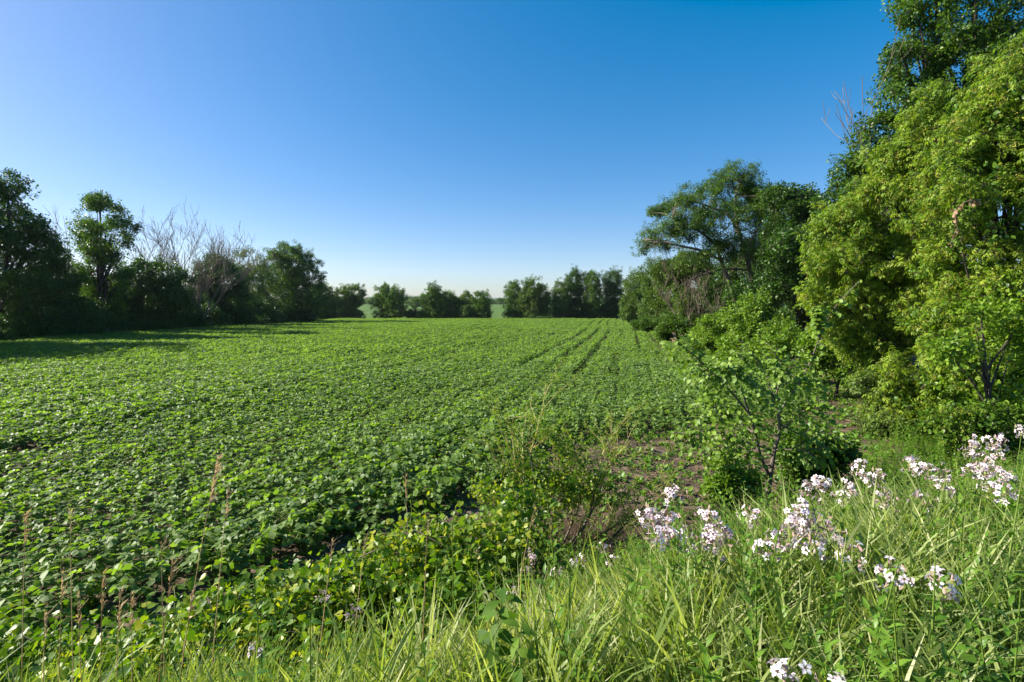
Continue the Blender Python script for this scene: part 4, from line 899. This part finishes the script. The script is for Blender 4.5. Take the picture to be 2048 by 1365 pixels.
def dry_grass(px0, py0, px1, py1, d, lab, big=1.0):
    b = at(px0, py0, d); gx, gy = b[0], b[1]; gz = zg1(gx, gy); tip = at(px1, py1, d + .02) - np.array([gx, gy, gz]); root = empty('dry_grass_stalk', (gx, gy, gz), lab, 'dry grass', 'dry grass stalks on the bank')
    pts = np.array([(0, 0, -.03), tuple(tip * .33 - (tip[0] * .1, 0, 0)), tuple(tip * .66 - (tip[0] * .06, 0, 0)), tuple(tip)]); G = Geo(); G.tube(pts, [.0022, .002, .0016, .0008], 4, rng.random()); link('stem', G.build('stem', [M['straw']]), root)
    G = Geo(); dr = unit(pts[3] - pts[2]); n = int(34 * big); t = rng.random(n); P = pts[3] - dr * (t * .19 * big)[:, None]; D = unit(dr + rng.normal(size=(n, 3)) * .28 + np.array([.35, 0, -.15]))
    leaves(G, P, D, rdir(n), rng.uniform(.02, .05, n) * big, .35, 'dia'); 
    for k in range(6): G.tube([P[k], P[k] + D[k] * .05], .0008, 3, .5)
    link('seed_head', G.build('seed_head', [M['straw']]), root)
for (a, b, c, e, d, lab, big) in [(330,1150,435,915,2.3,'tall dry grass stalk with a large tan plume over the beans',1.2),(400,1090,455,985,2.4,'smaller dry stalk just right of the large tan plume',.7),
   (10,1140,50,1030,2.2,'dry stalk at the left frame edge, upper',.8),(120,1100,140,1020,2.4,'thin dry stalk in front of the beans at left',.6),(90,1250,125,1140,1.9,'dry stalk low at the far left',.7),
   (150,1260,155,1195,1.9,'short dry stalk by the dark vine',.7),(180,1270,205,1150,1.9,'dry stalk in the lower left group of brown stalks',.8),(210,1270,240,1180,1.9,'reddish dry stalk in the lower left group',.9),(250,1270,262,1185,1.85,'upright dry stalk in the lower left group',.7),
   (290,1280,345,1120,1.9,'long leaning dry stalk in the lower left group',.8),(330,1290,385,1180,1.85,'right-hand leaning dry stalk of the lower left group',.7),(60,1290,90,1230,1.8,'short dry stalk in the bottom left corner',.6),
   (620,1150,665,1080,2.2,'dry stalk in front of the grapevine hump',.5),(690,1140,730,1080,2.3,'second dry stalk in front of the grapevine hump',.5),(820,980,810,955,4.2,'tan drooping seed plume at the edge of the beans',1.0),(840,1200,855,1040,2.2,'thin dry stem beside the tall leafy stem',.4),(1010,1180,1065,1030,2.4,'thin dry stem in front of the brown twigs',.4),(315,1200,322,1085,2.0,'thin tan stalk left of the leafy weeds',.4)]:
    dry_grass(a, b, c, e, d, lab, big)
hm = bpy.data.materials.new('air_haze'); hm.use_nodes = True; hn = hm.node_tree; hn.nodes.remove(hn.nodes['Principled BSDF'])
pv = hn.nodes.new('ShaderNodeVolumePrincipled'); pv.inputs['Density'].default_value = HAZE; pv.inputs['Color'].default_value = (.80, .90, 1.0, 1); pv.inputs['Anisotropy'].default_value = .3
hn.links.new(pv.outputs[0], hn.nodes['Material Output'].inputs['Volume'])
x0, x1, y0, y1, z0, z1 = -3010, 3010, -410, 3510, -8, 24
hz = link('haze', mesh('haze', [(a, b, c) for a in (x0, x1) for b in (y0, y1) for c in (z0, z1)], None, [(0,1,3,2),(4,6,7,5),(0,4,5,1),(2,3,7,6),(0,2,6,4),(1,5,7,3)], None, [hm]))
tag(hz, 'thin summer air haze over the fields', None, None, 'stuff')
cy.volume_bounces = 0
print('objects', len(S.objects))
